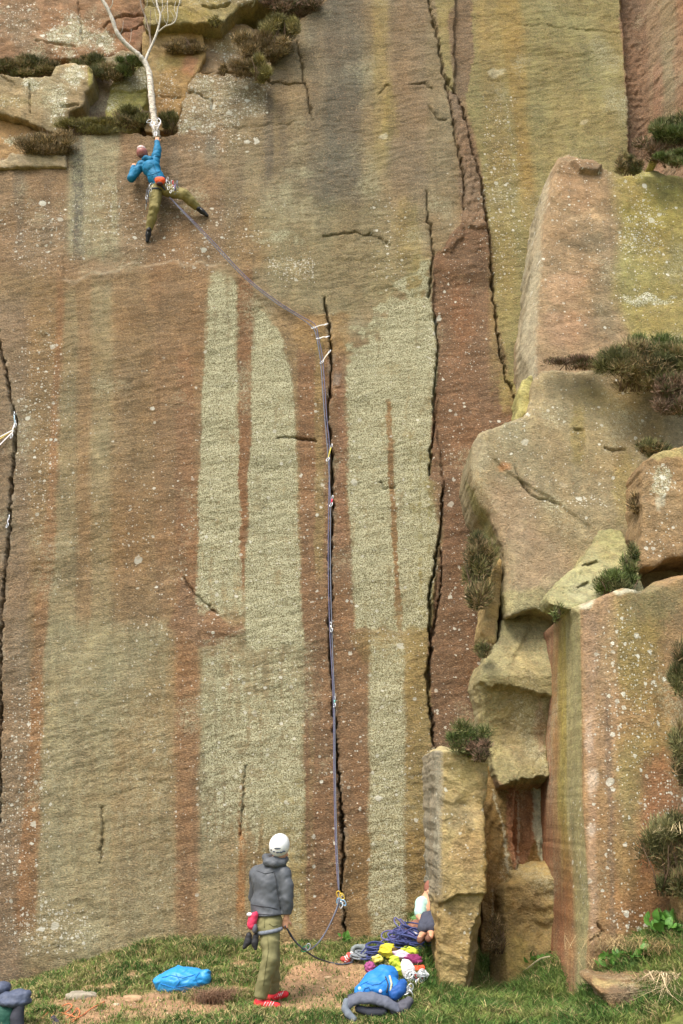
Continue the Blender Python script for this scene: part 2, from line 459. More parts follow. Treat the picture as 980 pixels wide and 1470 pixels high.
def wall_relief(PX, PY, X, Z):
    n = perlin(PX / 30, PY / 30, 60)
    wx = PX + 3 * perlin(PX / 12, PY / 12, 61) + 1.3 * perlin(PX / 3.5, PY / 3.5, 63)
    wy = PY + 3 * perlin(PX / 12, PY / 12, 62) + 1.3 * perlin(PX / 3.5, PY / 3.5, 64)
    r = .05 * fbm(X * .45, Z * .35, 3, 1) + .022 * fbm(X * 1.6, Z * 2.0, 3, 2)
    a = math.radians(16)
    u = X * math.cos(a) + Z * math.sin(a); v = -X * math.sin(a) + Z * math.cos(a)
    rough = .65 + .5 * ss(fbm(X * .5, Z * .5, 2, 77) + .5)
    rip = fbm(u * 3.6, v * 12, 4, 3, .6)
    r = r + .012 * facet(u * 1.5 + .2 * fbm(X, Z, 2, 91), v * 3, 92) + .005 * facet(u * 5, v * 11, 93)
    r = r + rough * (.0085 * rip + .005 * np.abs(fbm(u * 11, v * 26, 2, 5)))
    for pts, dep in CRACKS:
        xs = [p[0] for p in pts]; ys = [p[1] for p in pts]
        m = (PX > min(xs) - 14) & (PX < max(xs) + 14) & (PY > min(ys) - 14) & (PY < max(ys) + 14)
        if not m.any(): continue
        d, wd = seg_dist(wx[m], wy[m], pts)
        wd = wd * (.42 + .4 * perlin(PX[m] / 14, PY[m] / 26, 66)) + .1
        g = ss((wd * 1.15 + .9 - d) / 1.5) * dep
        bevel = .012 * ss((wd + 5 - d) / 6)
        r[m] = r[m] + g + bevel
    # the wall left of the long crack line on the right stands proud; the panel between the cracks sits back, red slab
    xL = np.interp(PY, [-50, 30, 122, 200, 300, 372, 440, 500, 600, 700, 800, 900, 975, 1070], [614, 624, 641, 655, 668, 622, 620, 629, 623, 636, 627, 617, 614, 622])
    xR = np.interp(PY, [0, 130, 235, 345, 450, 540, 600], [652, 652, 686, 703, 712, 728, 760])
    r = r + .07 * ss((wx - xL) / 3) * ss((PY - 380) / 30) * ss((xR - wx) / 3 + .5)
    r = r + .10 * ss((wx - xR) / 3 + .3) * (PX < 1400)
    # shallow lip under the climber and slabs
    yl = np.interp(PX, [-200, 0, 90, 92, 160, 240, 310, 360, 420, 470, 620], [345, 345, 362, 402, 385, 376, 380, 402, 440, 470, 420])
    r = r - .022 * ss((wy - yl) / 7) * ss((470 - PX) / 60)
    yl = np.interp(PX, [80, 95, 130], [392, 402, 400])
    # flake on the lower left
    m = sdist(wx, wy, [(262, 828), (285, 858), (315, 884), (352, 906), (350, 918), (300, 912), (240, 900), (200, 870), (230, 835)])
    r = r - .02 * ss(m / 9 + .2)
    m = sdist(wx, wy, [(-60, 872), (40, 868), (92, 880), (60, 900), (0, 905), (-60, 905)])
    r = r - .018 * ss(m / 22)
    yb = np.interp(PX, [-200, 80, 200, 440, 620], [900, 884, 905, 915, 935])
    r = r - .018 * np.exp(-((wy - yb) / 22) ** 2)
    # bulge low down by the turf
    # groove of the old peg scar beside the crack
    m = sdist(wx, wy, [(479, 527), (490, 527), (492, 548), (484, 560), (478, 555)])
    r = r - .02 * ss(m / 3)
    # shattered seam between the two right-hand cracks
    m = sdist(wx, wy, [(640, 125), (660, 140), (672, 175), (680, 215), (692, 262), (700, 330), (668, 330), (664, 262), (652, 200), (640, 150)])
    r = r - .05 * ss(m / 4) * (1 + .5 * perlin(PX / 6, PY / 8, 71))
    m = sdist(wx, wy, [(656, 318), (668, 316), (664, 340), (650, 362), (632, 364), (640, 352)])
    r = r - .04 * ss(m / 4)
    # corner and the side wall coming back on the right
    xc = np.interp(PY, [0, 260], [893, 908])
    r = r + .28 * ss((wx - xc) / 7) * ss((600 - PY) / 100)
    xe = np.interp(PY, [0, 260], [928, 936])
    r = r - .024 * np.clip(wx - xe, 0, 95) * ss((560 - PY) / 120)
    r = r + .05 * np.abs(perlin(PX / 8, PY / 10, 72)) * ss((wx - xc) / 5) * ss((xe + 4 - wx) / 6)
    # ledges and recess behind the stacked blocks, top left
    d = sdist(wx, wy, LIP)
    r = r + .75 * ss(d / 3 + .5)
    return r

def wall_paint(PX, PY, X, Z):
    p = Paint(PX, PY, (153, 126, 88))
    B = p.band
    # upper wall
    p.poly([(-300, 200), (330, 180), (330, 385), (100, 400), (-300, 350)], (152, 124, 92), 1, 30)
    p.poly([(300, -200), (640, -200), (660, 260), (640, 480), (480, 480), (330, 385)], (146, 129, 96), 1, 20)
    B([(0, 440)], [(0, 470)], -60, 330, (124, 114, 92), .8, 16, 60)
    B([(0, 466)], [(0, 520)], -60, 300, (110, 104, 88), .9, 16, 110)
    B([(0, 535)], [(0, 556)], -60, 240, (172, 150, 90), .75, 10, 60)
    B([(0, 562)], [(0, 612)], -60, 280, (140, 120, 94), .7, 12, 60)
    p.blob(560, 160, 14, 60, (150, 138, 72), .5)
    p.poly([(340, 300), (480, 290), (600, 300), (612, 380), (560, 430), (480, 460), (400, 430)], (150, 140, 102), .7, 30)
    p.blob(410, 300, 60, 45, (160, 150, 115), .6, lic=.45)
    p.blob(400, 340, 55, 18, None, lic=.6); p.blob(430, 250, 40, 14, None, lic=.5)
    p.blob(350, 355, 40, 60, (152, 120, 80), .5)
    B(96, 172, 188, 372, (168, 158, 122), .75, 14, 20, lic=.5)
    B(104, 120, 200, 372, (104, 100, 90), .8, 7); B(20, 34, 240, 360, (120, 108, 92), .6, 8); B(60, 76, 250, 350, (132, 112, 88), .5, 8); B(240, 256, 200, 320, (118, 104, 86), .5, 8); B([(380, 182)], [(380, 200), (800, 196)], 400, 1000, (134, 108, 80), .5, 8, 60); B([(380, 222)], [(380, 234)], 400, 860, (130, 96, 70), .5, 6, 60); B([(900, 120)], [(900, 134)], 920, 1320, (136, 124, 92), .5, 8, 60); B([(900, 196)], [(900, 216)], 900, 1330, (134, 116, 84), .5, 8, 60); B([(600, 386)], [(900, 396)], 480, 880, (150, 144, 104), .35, 8, 60); B(166, 184, 230, 330, (142, 128, 104), .5, 6)
    B(380, 392, 120, 260, (106, 98, 84), .75, 8, 40); B(400, 412, 130, 240, (122, 108, 88), .5, 8, 40)
    B(296, 312, 195, 240, (112, 110, 98), .5, 8, 30); B(330, 350, 215, 330, (132, 112, 88), .45, 10, 30)
    B(192, 250, 200, 380, (146, 116, 84), .5, 12, 30)
    p.poly([(262, 112), (300, 100), (385, 116), (382, 160), (330, 182), (250, 192)], (164, 148, 120), .6, 8, lic=.4, spots=1.0)
    p.blob(320, 200, 70, 30, None, spots=.5); p.blob(280, 180, 50, 14, None, lic=.5, spots=.8)
    p.poly([(388, 72), (420, 62), (432, 92), (436, 116), (388, 116)], (152, 136, 106), .8, 6)
    B([(0, 520)], [(0, 545)], 120, 430, (140, 128, 92), .5, 20)
    p.blob(585, 335, 22, 60, (150, 132, 76), .6); p.blob(560, 395, 60, 40, (146, 132, 90), .6)
    p.blob(500, 380, 50, 60, (138, 124, 90), .4)
    p.blob(150, 300, 40, 50, None, spots=.5); p.blob(420, 385, 50, 28, None, lic=.25, spots=.9)
    p.blob(260, 330, 200, 80, None, spots=.22); p.blob(60, 330, 90, 70, None, spots=.3)
    p.blob(250, 20, 60, 200, (160, 125, 80), .5)
    # back of the ledges
    p.poly([(-300, -200), (500, -200), (470, 0), (390, 60), (388, 116), (262, 112), (250, 190), (95, 190), (90, 226), (-300, 226)], (150, 122, 84), .9, 3)
    p.poly([(204, 38), (290, 38), (290, 100), (262, 112), (245, 190), (205, 190)], (172, 134, 84), .9, 4)
    p.poly([(290, -60), (330, -60), (330, 100), (290, 100)], (152, 122, 96), .7, 10, lic=.3, spots=.5)
    p.poly([(330, 20), (420, 10), (388, 70), (388, 116), (330, 100)], (156, 136, 100), .8, 10)
    p.blob(250, 60, 55, 12, (178, 138, 76), .8)
    # lower wall, left to right
    B([(400, -300)], [(400, 40), (1400, 45)], 430, 1420, (142, 122, 98), .85, 20, 40)
    p.blob(60, 600, 55, 190, None, spots=.42, lic=.15); p.blob(30, 1150, 60, 260, None, spots=.45)
    p.blob(70, 1330, 80, 60, (140, 128, 105), .5, spots=.8)
    B([(400, 88), (600, 74), (800, 62), (1100, 44), (1400, 28)], [(400, 165), (600, 165), (880, 165), (1100, 160), (1400, 160)], 410, 1400, (152, 140, 104), .75, 16, 30, lic=.3)
    B([(860, 62), (1400, 48)], [(860, 250), (1000, 246), (1400, 260)], 885, 1380, (160, 150, 112), .7, 30, 30, lic=.42)
    B([(880, 66), (1400, 50)], [(880, 120), (1400, 110)], 885, 1390, (166, 154, 116), .6, 12, 30, lic=.3)
    B([(400, 160)], [(400, 250)], 380, 900, (150, 122, 86), .7, 16, 40)
    B([(400, 110)], [(400, 130)], 400, 900, (150, 112, 76), .5, 10, 40)
    B([(900, 165)], [(900, 246)], 960, 1300, (146, 128, 92), .5, 16, 80)
    B([(420, 82), (480, 80), (600, 73), (700, 68), (820, 56), (950, 46), (1100, 38), (1350, 18)],
      [(420, 90), (480, 90), (600, 84), (700, 82), (820, 76), (950, 62), (1100, 60), (1350, 50)], 400, 1330, (160, 116, 78), .8, 8, 40)
    B([(500, 180)], [(500, 205)], 420, 700, (140, 118, 84), .5, 10, 60)
    B([(400, 215), (1300, 240)], [(400, 300), (860, 285), (1340, 288)], 378, 880, (150, 116, 82), .65, 14, 30)
    B([(400, 252), (1300, 252)], [(400, 272), (860, 286), (1340, 286)], 500, 1320, (154, 108, 74), .6, 9, 70)
    p.blob(240, 455, 90, 40, (140, 110, 76), .6)
    p.blob(300, 905, 70, 28, (150, 118, 86), .6)
    # pale lichen stripes
    B([(385, 303), (420, 298), (500, 294), (700, 285), (850, 282), (950, 287), (1150, 285)], [(385, 332), (420, 340), (600, 342), (860, 347), (900, 350)], 396, 882, (168, 164, 126), .62, 9, 40, lic=1)
    B([(430, 342)], [(430, 364), (700, 359), (880, 351)], 395, 850, (150, 104, 68), .9, 4, 30)
    B([(430, 366), (600, 360), (870, 350)], [(440, 374), (480, 404), (560, 420), (640, 426), (800, 430), (930, 436)], 440, 930, (168, 164, 126), .62, 10, 60, lic=1)
    B([(860, 350), (905, 350), (915, 287), (1400, 287)], [(860, 436), (1400, 440)], 890, 1240, (166, 162, 124), .62, 16, 260, lic=.75)
    B([(860, 288)], [(860, 372)], 1000, 1400, (148, 136, 100), .7, 14, 160, lic=.35)
    p.poly([(350, 850), (434, 850), (436, 930), (352, 930)], (168, 164, 126), .7, 8, lic=.9)
    p.poly([(262, 826), (300, 872), (322, 890), (356, 908), (340, 918), (290, 930), (240, 900)], (150, 114, 84), .85, 5)
    B(322, 332, 920, 1030, (152, 122, 84), .7, 5, 30); B(300, 306, 925, 980, (152, 122, 84), .5, 4, 20)
    p.blob(405, 914, 28, 5, (150, 128, 90), .7)
    B([(1100, 286)], [(1100, 340), (1400, 330)], 1110, 1350, (142, 126, 92), .7, 16, 60, lic=.2)
    B([(1100, 376), (1400, 370)], [(1100, 436), (1400, 440)], 1110, 1350, (164, 150, 98), .75, 10, 60, lic=.5)
    B([(1080, 345), (1340, 338)], [(1080, 353), (1340, 352)], 1120, 1320, (172, 116, 66), .8, 5, 40)
    p.blob(365, 1230, 30, 70, (130, 110, 76), .5)
    # brown stripe carrying the crack
    B([(480, 426), (640, 430), (930, 436), (1340, 440)], [(480, 496), (900, 508), (960, 526), (1340, 530)], 495, 1345, (142, 106, 76), .9, 5, 50)
    p.poly([(426, 452), (500, 452), (500, 505), (430, 508), (420, 480)], (166, 132, 84), .85, 10)
    B([(480, 452)], [(480, 464)], 480, 830, (156, 144, 88), .5, 4, 40); B([(940, 444)], [(940, 449)], 960, 1300, (160, 140, 96), .5, 3, 40)
    B([(480, 484)], [(480, 494)], 530, 780, (156, 112, 86), .5, 4, 40)
    p.blob(484, 545, 9, 17, (140, 128, 118), .8)
    # wide lichen stripe right of the crack
    m = ss(sdist(p.wx, p.wy, [(494, 505), (496, 440), (545, 400), (575, 370), (605, 340), (622, 330), (618, 440), (630, 500), (622, 600), (614, 700), (632, 760), (618, 860), (614, 900), (560, 905), (510, 900), (502, 760), (496, 600)]) / 11 + .5)
    m = m * ss((PY - np.interp(PX, [494, 530, 560, 620], [505, 470, 425, 385])) / 50 + .5 + .9 * fbm(PX / 22, PY / 16, 4, 95))
    p.mix(m, (168, 163, 122), .7); p.lic(m, .95)
    p.blob(600, 400, 18, 60, (156, 138, 76), .6)
    p.M[..., 0] *= 1 - .5 * ss(fbm(p.wx / 6, PY / 130, 3, 96) * 1.3 - .05)
    p.M[..., 0] *= 1 - .38 * ss(fbm(PX / 26, PY / 20, 4, 97) * 1.2 + .1)
    m = B([(560, 551), (910, 570)], [(560, 560), (910, 578)], 572, 905, (152, 116, 74), .9, 3, 30); p.M[..., 0] *= 1 - .8 * m
    m = B([(400, 345)], [(400, 361), (860, 352)], 395, 700, (150, 108, 74), .5, 4, 90); p.M[..., 0] *= 1 - .7 * m
    B([(600, 578), (910, 592)], [(600, 622), (910, 620)], 640, 930, (166, 156, 94), .7, 10, 60, lic=.1)
    p.blob(545, 692, 5, 6, (140, 100, 70), .9)
    B([(900, 528)], [(900, 583)], 905, 1360, (168, 162, 112), .6, 16, 120, lic=.72)
    B([(900, 583)], [(900, 622)], 900, 1345, (158, 138, 82), .8, 8, 40, lic=.1)
    B([(900, 486)], [(900, 530), (1340, 530)], 915, 1345, (142, 110, 80), .85, 8, 30)
    p.poly([(500, 910), (615, 905), (616, 950), (520, 950)], (150, 128, 78), .6, 8)
    p.poly([(490, 1200), (620, 1180), (620, 1360), (490, 1360)], (150, 122, 70), .5, 20)
    # red panel between the cracks
    p.poly([(622, 372), (660, 320), (668, 262), (655, 200), (640, 125), (662, 142), (686, 235), (703, 345), (712, 450), (726, 530), (748, 590), (800, 700), (780, 1100), (622, 1072), (614, 975), (617, 900), (636, 760), (636, 700), (616, 690), (629, 500), (620, 440)], (132, 99, 74), .95, 3)
    p.poly([(640, 125), (662, 142), (686, 235), (698, 320), (664, 330), (655, 200)], (136, 112, 88), .8, 6)
    p.blob(665, 450, 30, 60, (146, 98, 66), .5); p.blob(645, 750, 24, 90, (126, 92, 70), .5)
    p.poly([(610, -100), (640, 125), (652, 132), (644, 60), (655, 20), (655, -100)], (156, 144, 88), .8, 4)
    p.poly([(655, 0), (640, 30), (648, 75), (660, 140), (672, 150), (680, 100), (676, -100), (660, -100)], (128, 106, 82), .9, 5)
    # olive wall to the right
    xR = [(-100, 676), (80, 680), (140, 668), (235, 688), (345, 705), (450, 714), (540, 730), (600, 756)]
    B(xR, [(0, 890), (260, 905)], -300, 800, (152, 142, 90), 1, 4, 10)
    B([(0, 712), (250, 745)], [(0, 745), (250, 765)], -200, 300, (172, 136, 66), .65, 16, 120)
    B([(0, 680), (250, 700)], [(0, 712), (250, 735)], -200, 260, (158, 132, 76), .5, 12, 80)
    p.blob(720, 420, 30, 200, (160, 142, 84), .5); p.blob(870, 120, 26, 120, (158, 148, 92), .5)
    p.blob(730, 560, 22, 46, (168, 154, 88), .7)
    p.blob(713, 104, 13, 8, (196, 186, 150), .9, .3); p.blob(837, 175, 7, 5, (200, 190, 150), .9, .3); p.blob(552, 197, 8, 7, (190, 180, 150), .9, .3)
    p.blob(610, 722, 6, 5, (206, 200, 170), .9, .3)
    B([(0, 890), (260, 906)], [(0, 930), (260, 938)], -200, 500, (136, 106, 84), .95, 4, 10)
    B([(0, 926), (260, 938)], [(0, 1500), (260, 1500)], -200, 500, (150, 124, 96), .95, 4, 10)
    B(948, 968, -100, 200, (146, 134, 100), .6, 8); B(938, 952, 90, 260, (156, 110, 86), .6, 6); B(970, 1010, -100, 260, (164, 116, 84), .5, 6)
    p.blob(650, 480, 60, 260, None, spots=.16); p.blob(645, 640, 25, 70, None, spots=.28)
    p.blob(720, 300, 40, 220, None, spots=.33)
    p.blob(560, 350, 40, 90, None, spots=.25); p.blob(500, 900, 600, 600, None, spots=.14)
    p.blob(560, 1150, 60, 160, None, spots=.22)
    # chalky rims beside the cracks
    for pts, dep in CRACKS[:2]:
        d, wd = seg_dist(p.wx, p.wy, pts)
        p.mix(ss((8 - d) / 5) * ss(perlin(PX / 9, PY / 22, 90) * 1.4 + .35), (172, 160, 142), .5)
    yl = np.interp(PX, [90, 100, 160, 240, 310], [400, 403, 385, 376, 380])
    p.mix(np.exp(-((p.wy - yl) / 2.2) ** 2) * ss((PX - 85) / 8) * ss((325 - PX) / 12), (190, 172, 145), .6)  # light caught along the slab lip, painted in as a pale line
    p.mottle(X, Z)
    return lin(p.C), p.M

def build_wall():
    t_in = np.linspace(-1, 1, 640)
    left = -1 - np.array([.03, .08, .15, .3, .5, .9, 1.6, 2.8, 5.0])[::-1]
    t = np.concatenate([left, t_in, -left[::-1]])
    zs = [-1.2]
    while zs[-1] < 17.3: zs.append(zs[-1] + .0135 + .0085 * max(0, zs[-1]) / 17)
    zs += [17.5, 17.9, 18.3]
    Z = np.array(zs)
    TT, ZZ = np.meshgrid(t, Z)
    XX = TT * (4.75 + .135 * ZZ)
    Yb = Ywall(ZZ)
    PX, PY = proj(XX, Yb, ZZ)
    R = wall_relief(PX, PY, XX, ZZ)
    YY = Yb + R
    PX, PY = proj(XX, YY, ZZ)
    C, M = wall_paint(PX, PY, XX, ZZ)
    nz, nx = XX.shape
    # moorland top running back from the rim
    V = np.stack([XX, YY, ZZ], -1).reshape(-1, 3)
    i, j = np.meshgrid(np.arange(nz - 1), np.arange(nx - 1), indexing='ij')
    Q = np.stack([i * nx + j, i * nx + j + 1, (i + 1) * nx + j + 1, (i + 1) * nx + j], -1).reshape(-1, 4)
    me = mesh_from('cliff_face', V, Q)
    set_attr(me, 'Col', C); set_attr(me, 'Msk', M)
    o = link('cliff_face', me, M_WALL)
    tag(o, kind='structure')
    g = Geo()
    xs = np.linspace(-40, 40, 40); ys = np.linspace(15.3, 60, 24)
    A, Bq = np.meshgrid(xs, ys)
    zz = 18.25 + .25 * fbm(A * .2, Bq * .2, 3) + .03 * (Bq - 15.3)
    zz[0] = 18.1
    i, j = np.meshgrid(np.arange(23), np.arange(39), indexing='ij')
    g.add(np.stack([A, Bq, zz], -1), np.stack([i * 40 + j, i * 40 + j + 1, (i + 1) * 40 + j + 1, (i + 1) * 40 + j], -1).reshape(-1, 4))
    me = g.mesh('moorland_top'); set_attr(me, 'Col', np.tile(lin((110, 104, 62)), (40 * 24, 1)))
    tag(link('moorland_top', me, M_GROUND), kind='structure')
build_wall()

# ------------------------------------------------------------------ free-standing rock
ROCK = {}
SHIFT = {'tall pinkish rock block with a pale grey left edge, standing above the big heather bush': (810, 7), 'broad smooth grey brown rock buttress with a scalloped left edge and a green ramp': (760, 9),
         'overhanging rock block with a dark undercut, wedged above the dark niche': (740, 9), 'free-standing tan rock pillar with a flat pale top at the foot of the wall': (650, 10)}
def block(name, poly, Y0, paint, label, cat, back=1.0, rel=None, lean=0.0, step=1.7, rough=1.0, ridge=.012, seed=1, group=None, wig=2.0, side_step=.05, sidek=1.0, fac=1.0):
    poly = [tuple(q) for q in poly]
    if label in SHIFT:
        xm, dx = SHIFT[label]; poly = [(x + dx * max(0, min(1, (xm - x) / 25.)), y) for x, y in poly]
    xs = [q[0] for q in poly]; ys = [q[1] for q in poly]
    gx = np.arange(min(xs) - 2 * step, max(xs) + 2 * step, step); gy = np.arange(min(ys) - 2 * step, max(ys) + 2 * step, step)
    A, B = np.meshgrid(gx, gy)
    wa = A + wig * perlin(A / 14, B / 14, seed + 200) + .45 * wig * perlin(A / 4, B / 4, seed + 201)
    wb = B + wig * perlin(A / 14, B / 14, seed + 202) + .45 * wig * perlin(A / 4, B / 4, seed + 203)
    d = sdist(wa, wb, poly)
    keep = d > -.05 * step
    ncell = keep[:-1, :-1] & keep[1:, :-1] & keep[:-1, 1:] & keep[1:, 1:]
    nx = A.shape[1]
    ii, jj = np.nonzero(ncell)
    Q = np.stack([ii * nx + jj, (ii + 1) * nx + jj, (ii + 1) * nx + jj + 1, ii * nx + jj + 1], -1)
    used = np.unique(Q); re = -np.ones(A.size, int); re[used] = np.arange(len(used)); Q = re[Q]
    px = A.ravel()[used]; py = B.ravel()[used]; dd = d.ravel()[used]
    # smooth the stair-step outline
    e = np.concatenate([Q[:, [0, 1]], Q[:, [1, 2]], Q[:, [2, 3]], Q[:, [3, 0]]])
    key = np.sort(e, 1); k1 = key[:, 0] * len(used) + key[:, 1]
    u, idx, cnt = np.unique(k1, return_index=True, return_counts=True)
    be = e[idx[cnt == 1]]
    bp = px.copy(), py.copy()
    P2 = np.stack([px, py], 1)
    bm = np.zeros(len(px), bool); bm[be.ravel()] = True
    def dw(a, b):
        a2 = a + wig * perlin(a / 14, b / 14, seed + 200) + .45 * wig * perlin(a / 4, b / 4, seed + 201)
        b2 = b + wig * perlin(a / 14, b / 14, seed + 202) + .45 * wig * perlin(a / 4, b / 4, seed + 203)
        return sdist(a2, b2, poly)
    for _ in range(2):
        a, b = P2[bm, 0], P2[bm, 1]; d0 = dw(a, b); g1 = (dw(a + .3, b) - dw(a - .3, b)) / .6; g2 = (dw(a, b + .3) - dw(a, b - .3)) / .6
        gl = np.hypot(g1, g2).clip(.5); mv = np.clip(d0 / gl, -1.6 * step, 1.6 * step)
        P2[bm, 0] -= g1 / gl * mv; P2[bm, 1] -= g2 / gl * mv
    for _ in range(1):
        acc = np.zeros_like(P2); c = np.zeros(len(P2))
        np.add.at(acc, be[:, 0], P2[be[:, 1]]); np.add.at(acc, be[:, 1], P2[be[:, 0]])
        np.add.at(c, be[:, 0], 1); np.add.at(c, be[:, 1], 1)
        bm = c > 0
        P2[bm] = .6 * P2[bm] + .4 * acc[bm] / c[bm][:, None]
    px, py = P2[:, 0], P2[:, 1]
    dd = np.maximum(dd, 0)
    X, Y, Z = unproj(px, py, Y0)
    base = Y0 + lean * (Z - Z.min())
    X, Y, Z = unproj(px, py, base)
    a = math.radians(12)
    uu = X * math.cos(a) + Z * math.sin(a); vv = -X * math.sin(a) + Z * math.cos(a)
    wq = .18 * fbm(X * 2.3, Z * 2.3, 2, seed + 15)
    off = fac * (.05 * facet(X * 1.3 + wq + seed, Z * 1.1 + wq, seed + 1) + .022 * facet(X * 4 + wq, Z * 4.6 - wq + seed, seed + 2) + .007 * facet(X * 13 + 2 * wq, Z * 16, seed + 3)) + .012 * fbm(X * 1.1 + seed, Z * 1.1, 3, seed + 1) + ridge * .3 * fbm(uu * 3 + seed, vv * 6, 4, seed + 2, .55) * rough + .005 * rough * fbm(X * 26, Z * 30, 2, seed + 5)
    off += .05 * np.exp(-dd / (1.6 + 1.2 * perlin(px / 25, py / 25, seed + 6)).clip(.8, 5)) * (.6 + .3 * perlin(px / 10, py / 10, seed + 3))
    if rel is not None: off += rel(px, py)
    Y = base + off
    V = [np.stack([X, Y, Z], 1)]
    n = len(X)
    bidx = np.unique(be); loc = -np.ones(n, int); loc[bidx] = np.arange(len(bidx))
    nb = len(bidx); K = max(2, int(math.ceil(back / side_step)))
    Qs = [Q]
    # outward direction at the rim, used to roughen the sides
    P3 = V[0][bidx]
    cx, cz = X.mean(), Z.mean()
    prev = bidx
    for k in range(1, K + 1):
        tt = k / K * back
        nx_ = .016 * rough * sidek * fbm(P3[:, 1] * 0 + (P3[:, 1] + tt) * 3, P3[:, 2] * 5, 3, seed + 8) + .006 * rough * sidek * fbm((P3[:, 1] + tt) * 14, P3[:, 2] * 18, 2, seed + 9)
        nz_ = .02 * rough * sidek * fbm((P3[:, 1] + tt) * 3, P3[:, 0] * 4, 3, seed + 12)
        f = min(1, k / 2)
        V.append(np.stack([P3[:, 0] + nx_ * f, P3[:, 1] + tt, P3[:, 2] + nz_ * f], 1))
        cur = n + (k - 1) * nb + np.arange(nb)
        pa = (be[:, 0] if k == 1 else n + (k - 2) * nb + loc[be[:, 0]]); pb = (be[:, 1] if k == 1 else n + (k - 2) * nb + loc[be[:, 1]])
        Qs.append(np.stack([pb, pa, n + (k - 1) * nb + loc[be[:, 0]], n + (k - 1) * nb + loc[be[:, 1]]], 1))
    V = np.concatenate(V)
    PX, PY = proj(V[:, 0], V[:, 1], V[:, 2])
    p = paint(PX, PY, V)
    p.mottle(V[:, 0] + V[:, 1] * .7, V[:, 2]); p.C = p.C * 1.05
    me = mesh_from(name, V, np.concatenate(Qs))
    set_attr(me, 'Col', lin(p.C)); set_attr(me, 'Msk', p.M)
    o = link(name, me, M_BLOCK)
    tag(o, label, cat, group)
    ROCK[label] = o
    return o

def simple(base, *ops):
    def f(PX, PY, V):
        p = Paint(PX, PY, base)
        for o in ops:
            k = o[0]; getattr(p, k)(*o[1:-1], **o[-1]) if isinstance(o[-1], dict) else getattr(p, k)(*o[1:])
        return p
    return f

def groove(polys):
    def f(px, py):
        r = 0
        wx = px + 2 * perlin(px / 8, py / 8, 301); wy = py + 2 * perlin(px / 8, py / 8, 302)
        for pts, dep in polys:
            d, wd = seg_dist(wx, wy, pts)
            r = r + dep * ss((wd + 1 - d) / 1.6)
        return r
    return f

# --- right: tall upper block
def p_upper(PX, PY, V):
    p = Paint(PX, PY, (156, 130, 98))
    p.poly([(740, 200), (800, 200), (782, 300), (772, 420), (768, 560), (740, 560)], (170, 160, 134), .9, 8)
    p.blob(830, 260, 40, 60, (172, 134, 98), .6); p.blob(840, 350, 45, 22, (112, 100, 76), .6); p.blob(870, 430, 30, 60, (126, 112, 84), .5)
    p.blob(810, 410, 40, 30, (178, 140, 108), .6); p.blob(810, 470, 50, 40, (172, 132, 104), .5); p.blob(845, 310, 40, 10, (190, 158, 118), .6)
    p.poly([(875, 240), (1100, 230), (1100, 560), (920, 520), (880, 420), (890, 330)], (150, 140, 80), .9, 26)
    p.blob(950, 300, 60, 50, (158, 150, 78), .6); p.blob(945, 250, 50, 16, (172, 164, 92), .8); p.blob(920, 330, 50, 60, None, lic=.3, spots=.85); p.blob(930, 430, 55, 10, None, lic=.7, spots=.9)
    p.blob(850, 240, 20, 10, (130, 110, 90), .5)
    p.blob(860, 330, 200, 200, None, spots=.15)
    return p
def r_upper(px, py):
    r = .9 * ss((px - 860) / 110) * ss((470 - py) / 140) * 0
    xe = np.interp(py, [225, 300, 380, 450, 540], [802, 786, 776, 774, 766])
    r = r + .035 * np.clip(xe - px, 0, 30)
    r = r - .10 * sdist(px, py, [(815, 232), (850, 230), (866, 240), (858, 252), (830, 250)]).clip(0, 3) / 3
    r = r + .012 * np.exp(-((py - (470 + (px - 780) * -.2)) / 5) ** 2)
    r = r + .012 * ss((py - 330 + .4 * (px - 800)) / 20)
    d = np.clip((255 - py) / 30, 0, 1) * ss((px - 870) / 30)
    return r + .25 * d
block('rock_block', [(752, 560), (755, 520), (749, 480), (752, 450), (760, 400), (764, 340), (772, 290), (780, 245), (796, 226), (818, 222), (848, 232), (858, 242), (880, 246), (894, 254),
      (908, 246), (914, 234), (922, 228), (931, 238), (944, 236), (956, 244), (972, 248), (990, 256), (1060, 270), (1130, 300), (1130, 640), (960, 640), (860, 560)], 12.8, p_upper,
      'tall pinkish rock block with a pale grey left edge, standing above the big heather bush', 'rock', 2.2, r_upper, .06, 1.9, seed=3, ridge=.012, rough=1.1, fac=.6)
block('rock_block', [(935, 224), (941, 212), (950, 205), (952, 216), (944, 228)], 12.9, simple((176, 164, 92)), 'small pointed yellow stone among the top right heather', 'rock', .4, None, 0, 1.0, seed=6)

# --- big buttress
def p_butt(PX, PY, V):
    p = Paint(PX, PY, (156, 140, 106))
    p.blob(860, 640, 70, 60, (150, 132, 92), .5); p.blob(730, 730, 60, 60, (162, 136, 108), .7); p.blob(770, 800, 60, 70, (154, 130, 104), .7)
    p.blob(880, 570, 80, 30, (150, 132, 84), .5); p.blob(830, 620, 14, 60, (150, 130, 72), .6); p.blob(900, 700, 30, 60, (150, 138, 84), .6)
    p.blob(725, 670, 14, 10, (190, 130, 84), .8); p.blob(930, 600, 40, 70, (134, 116, 76), .7)
    p.poly([(720, 850), (800, 845), (790, 880), (718, 885)], (166, 156, 108), .7, 8)
    p.poly([(664, 690), (690, 720), (715, 780), (722, 880), (712, 880), (706, 790), (676, 730)], (136, 130, 76), .8, 5)
    p.blob(860, 720, 20, 8, None, spots=.9); p.blob(830, 722, 30, 10, None, spots=.7); p.blob(690, 650, 22, 36, (158, 150, 124), .6)
    p.blob(820, 650, 220, 160, None, spots=.12)
    return p
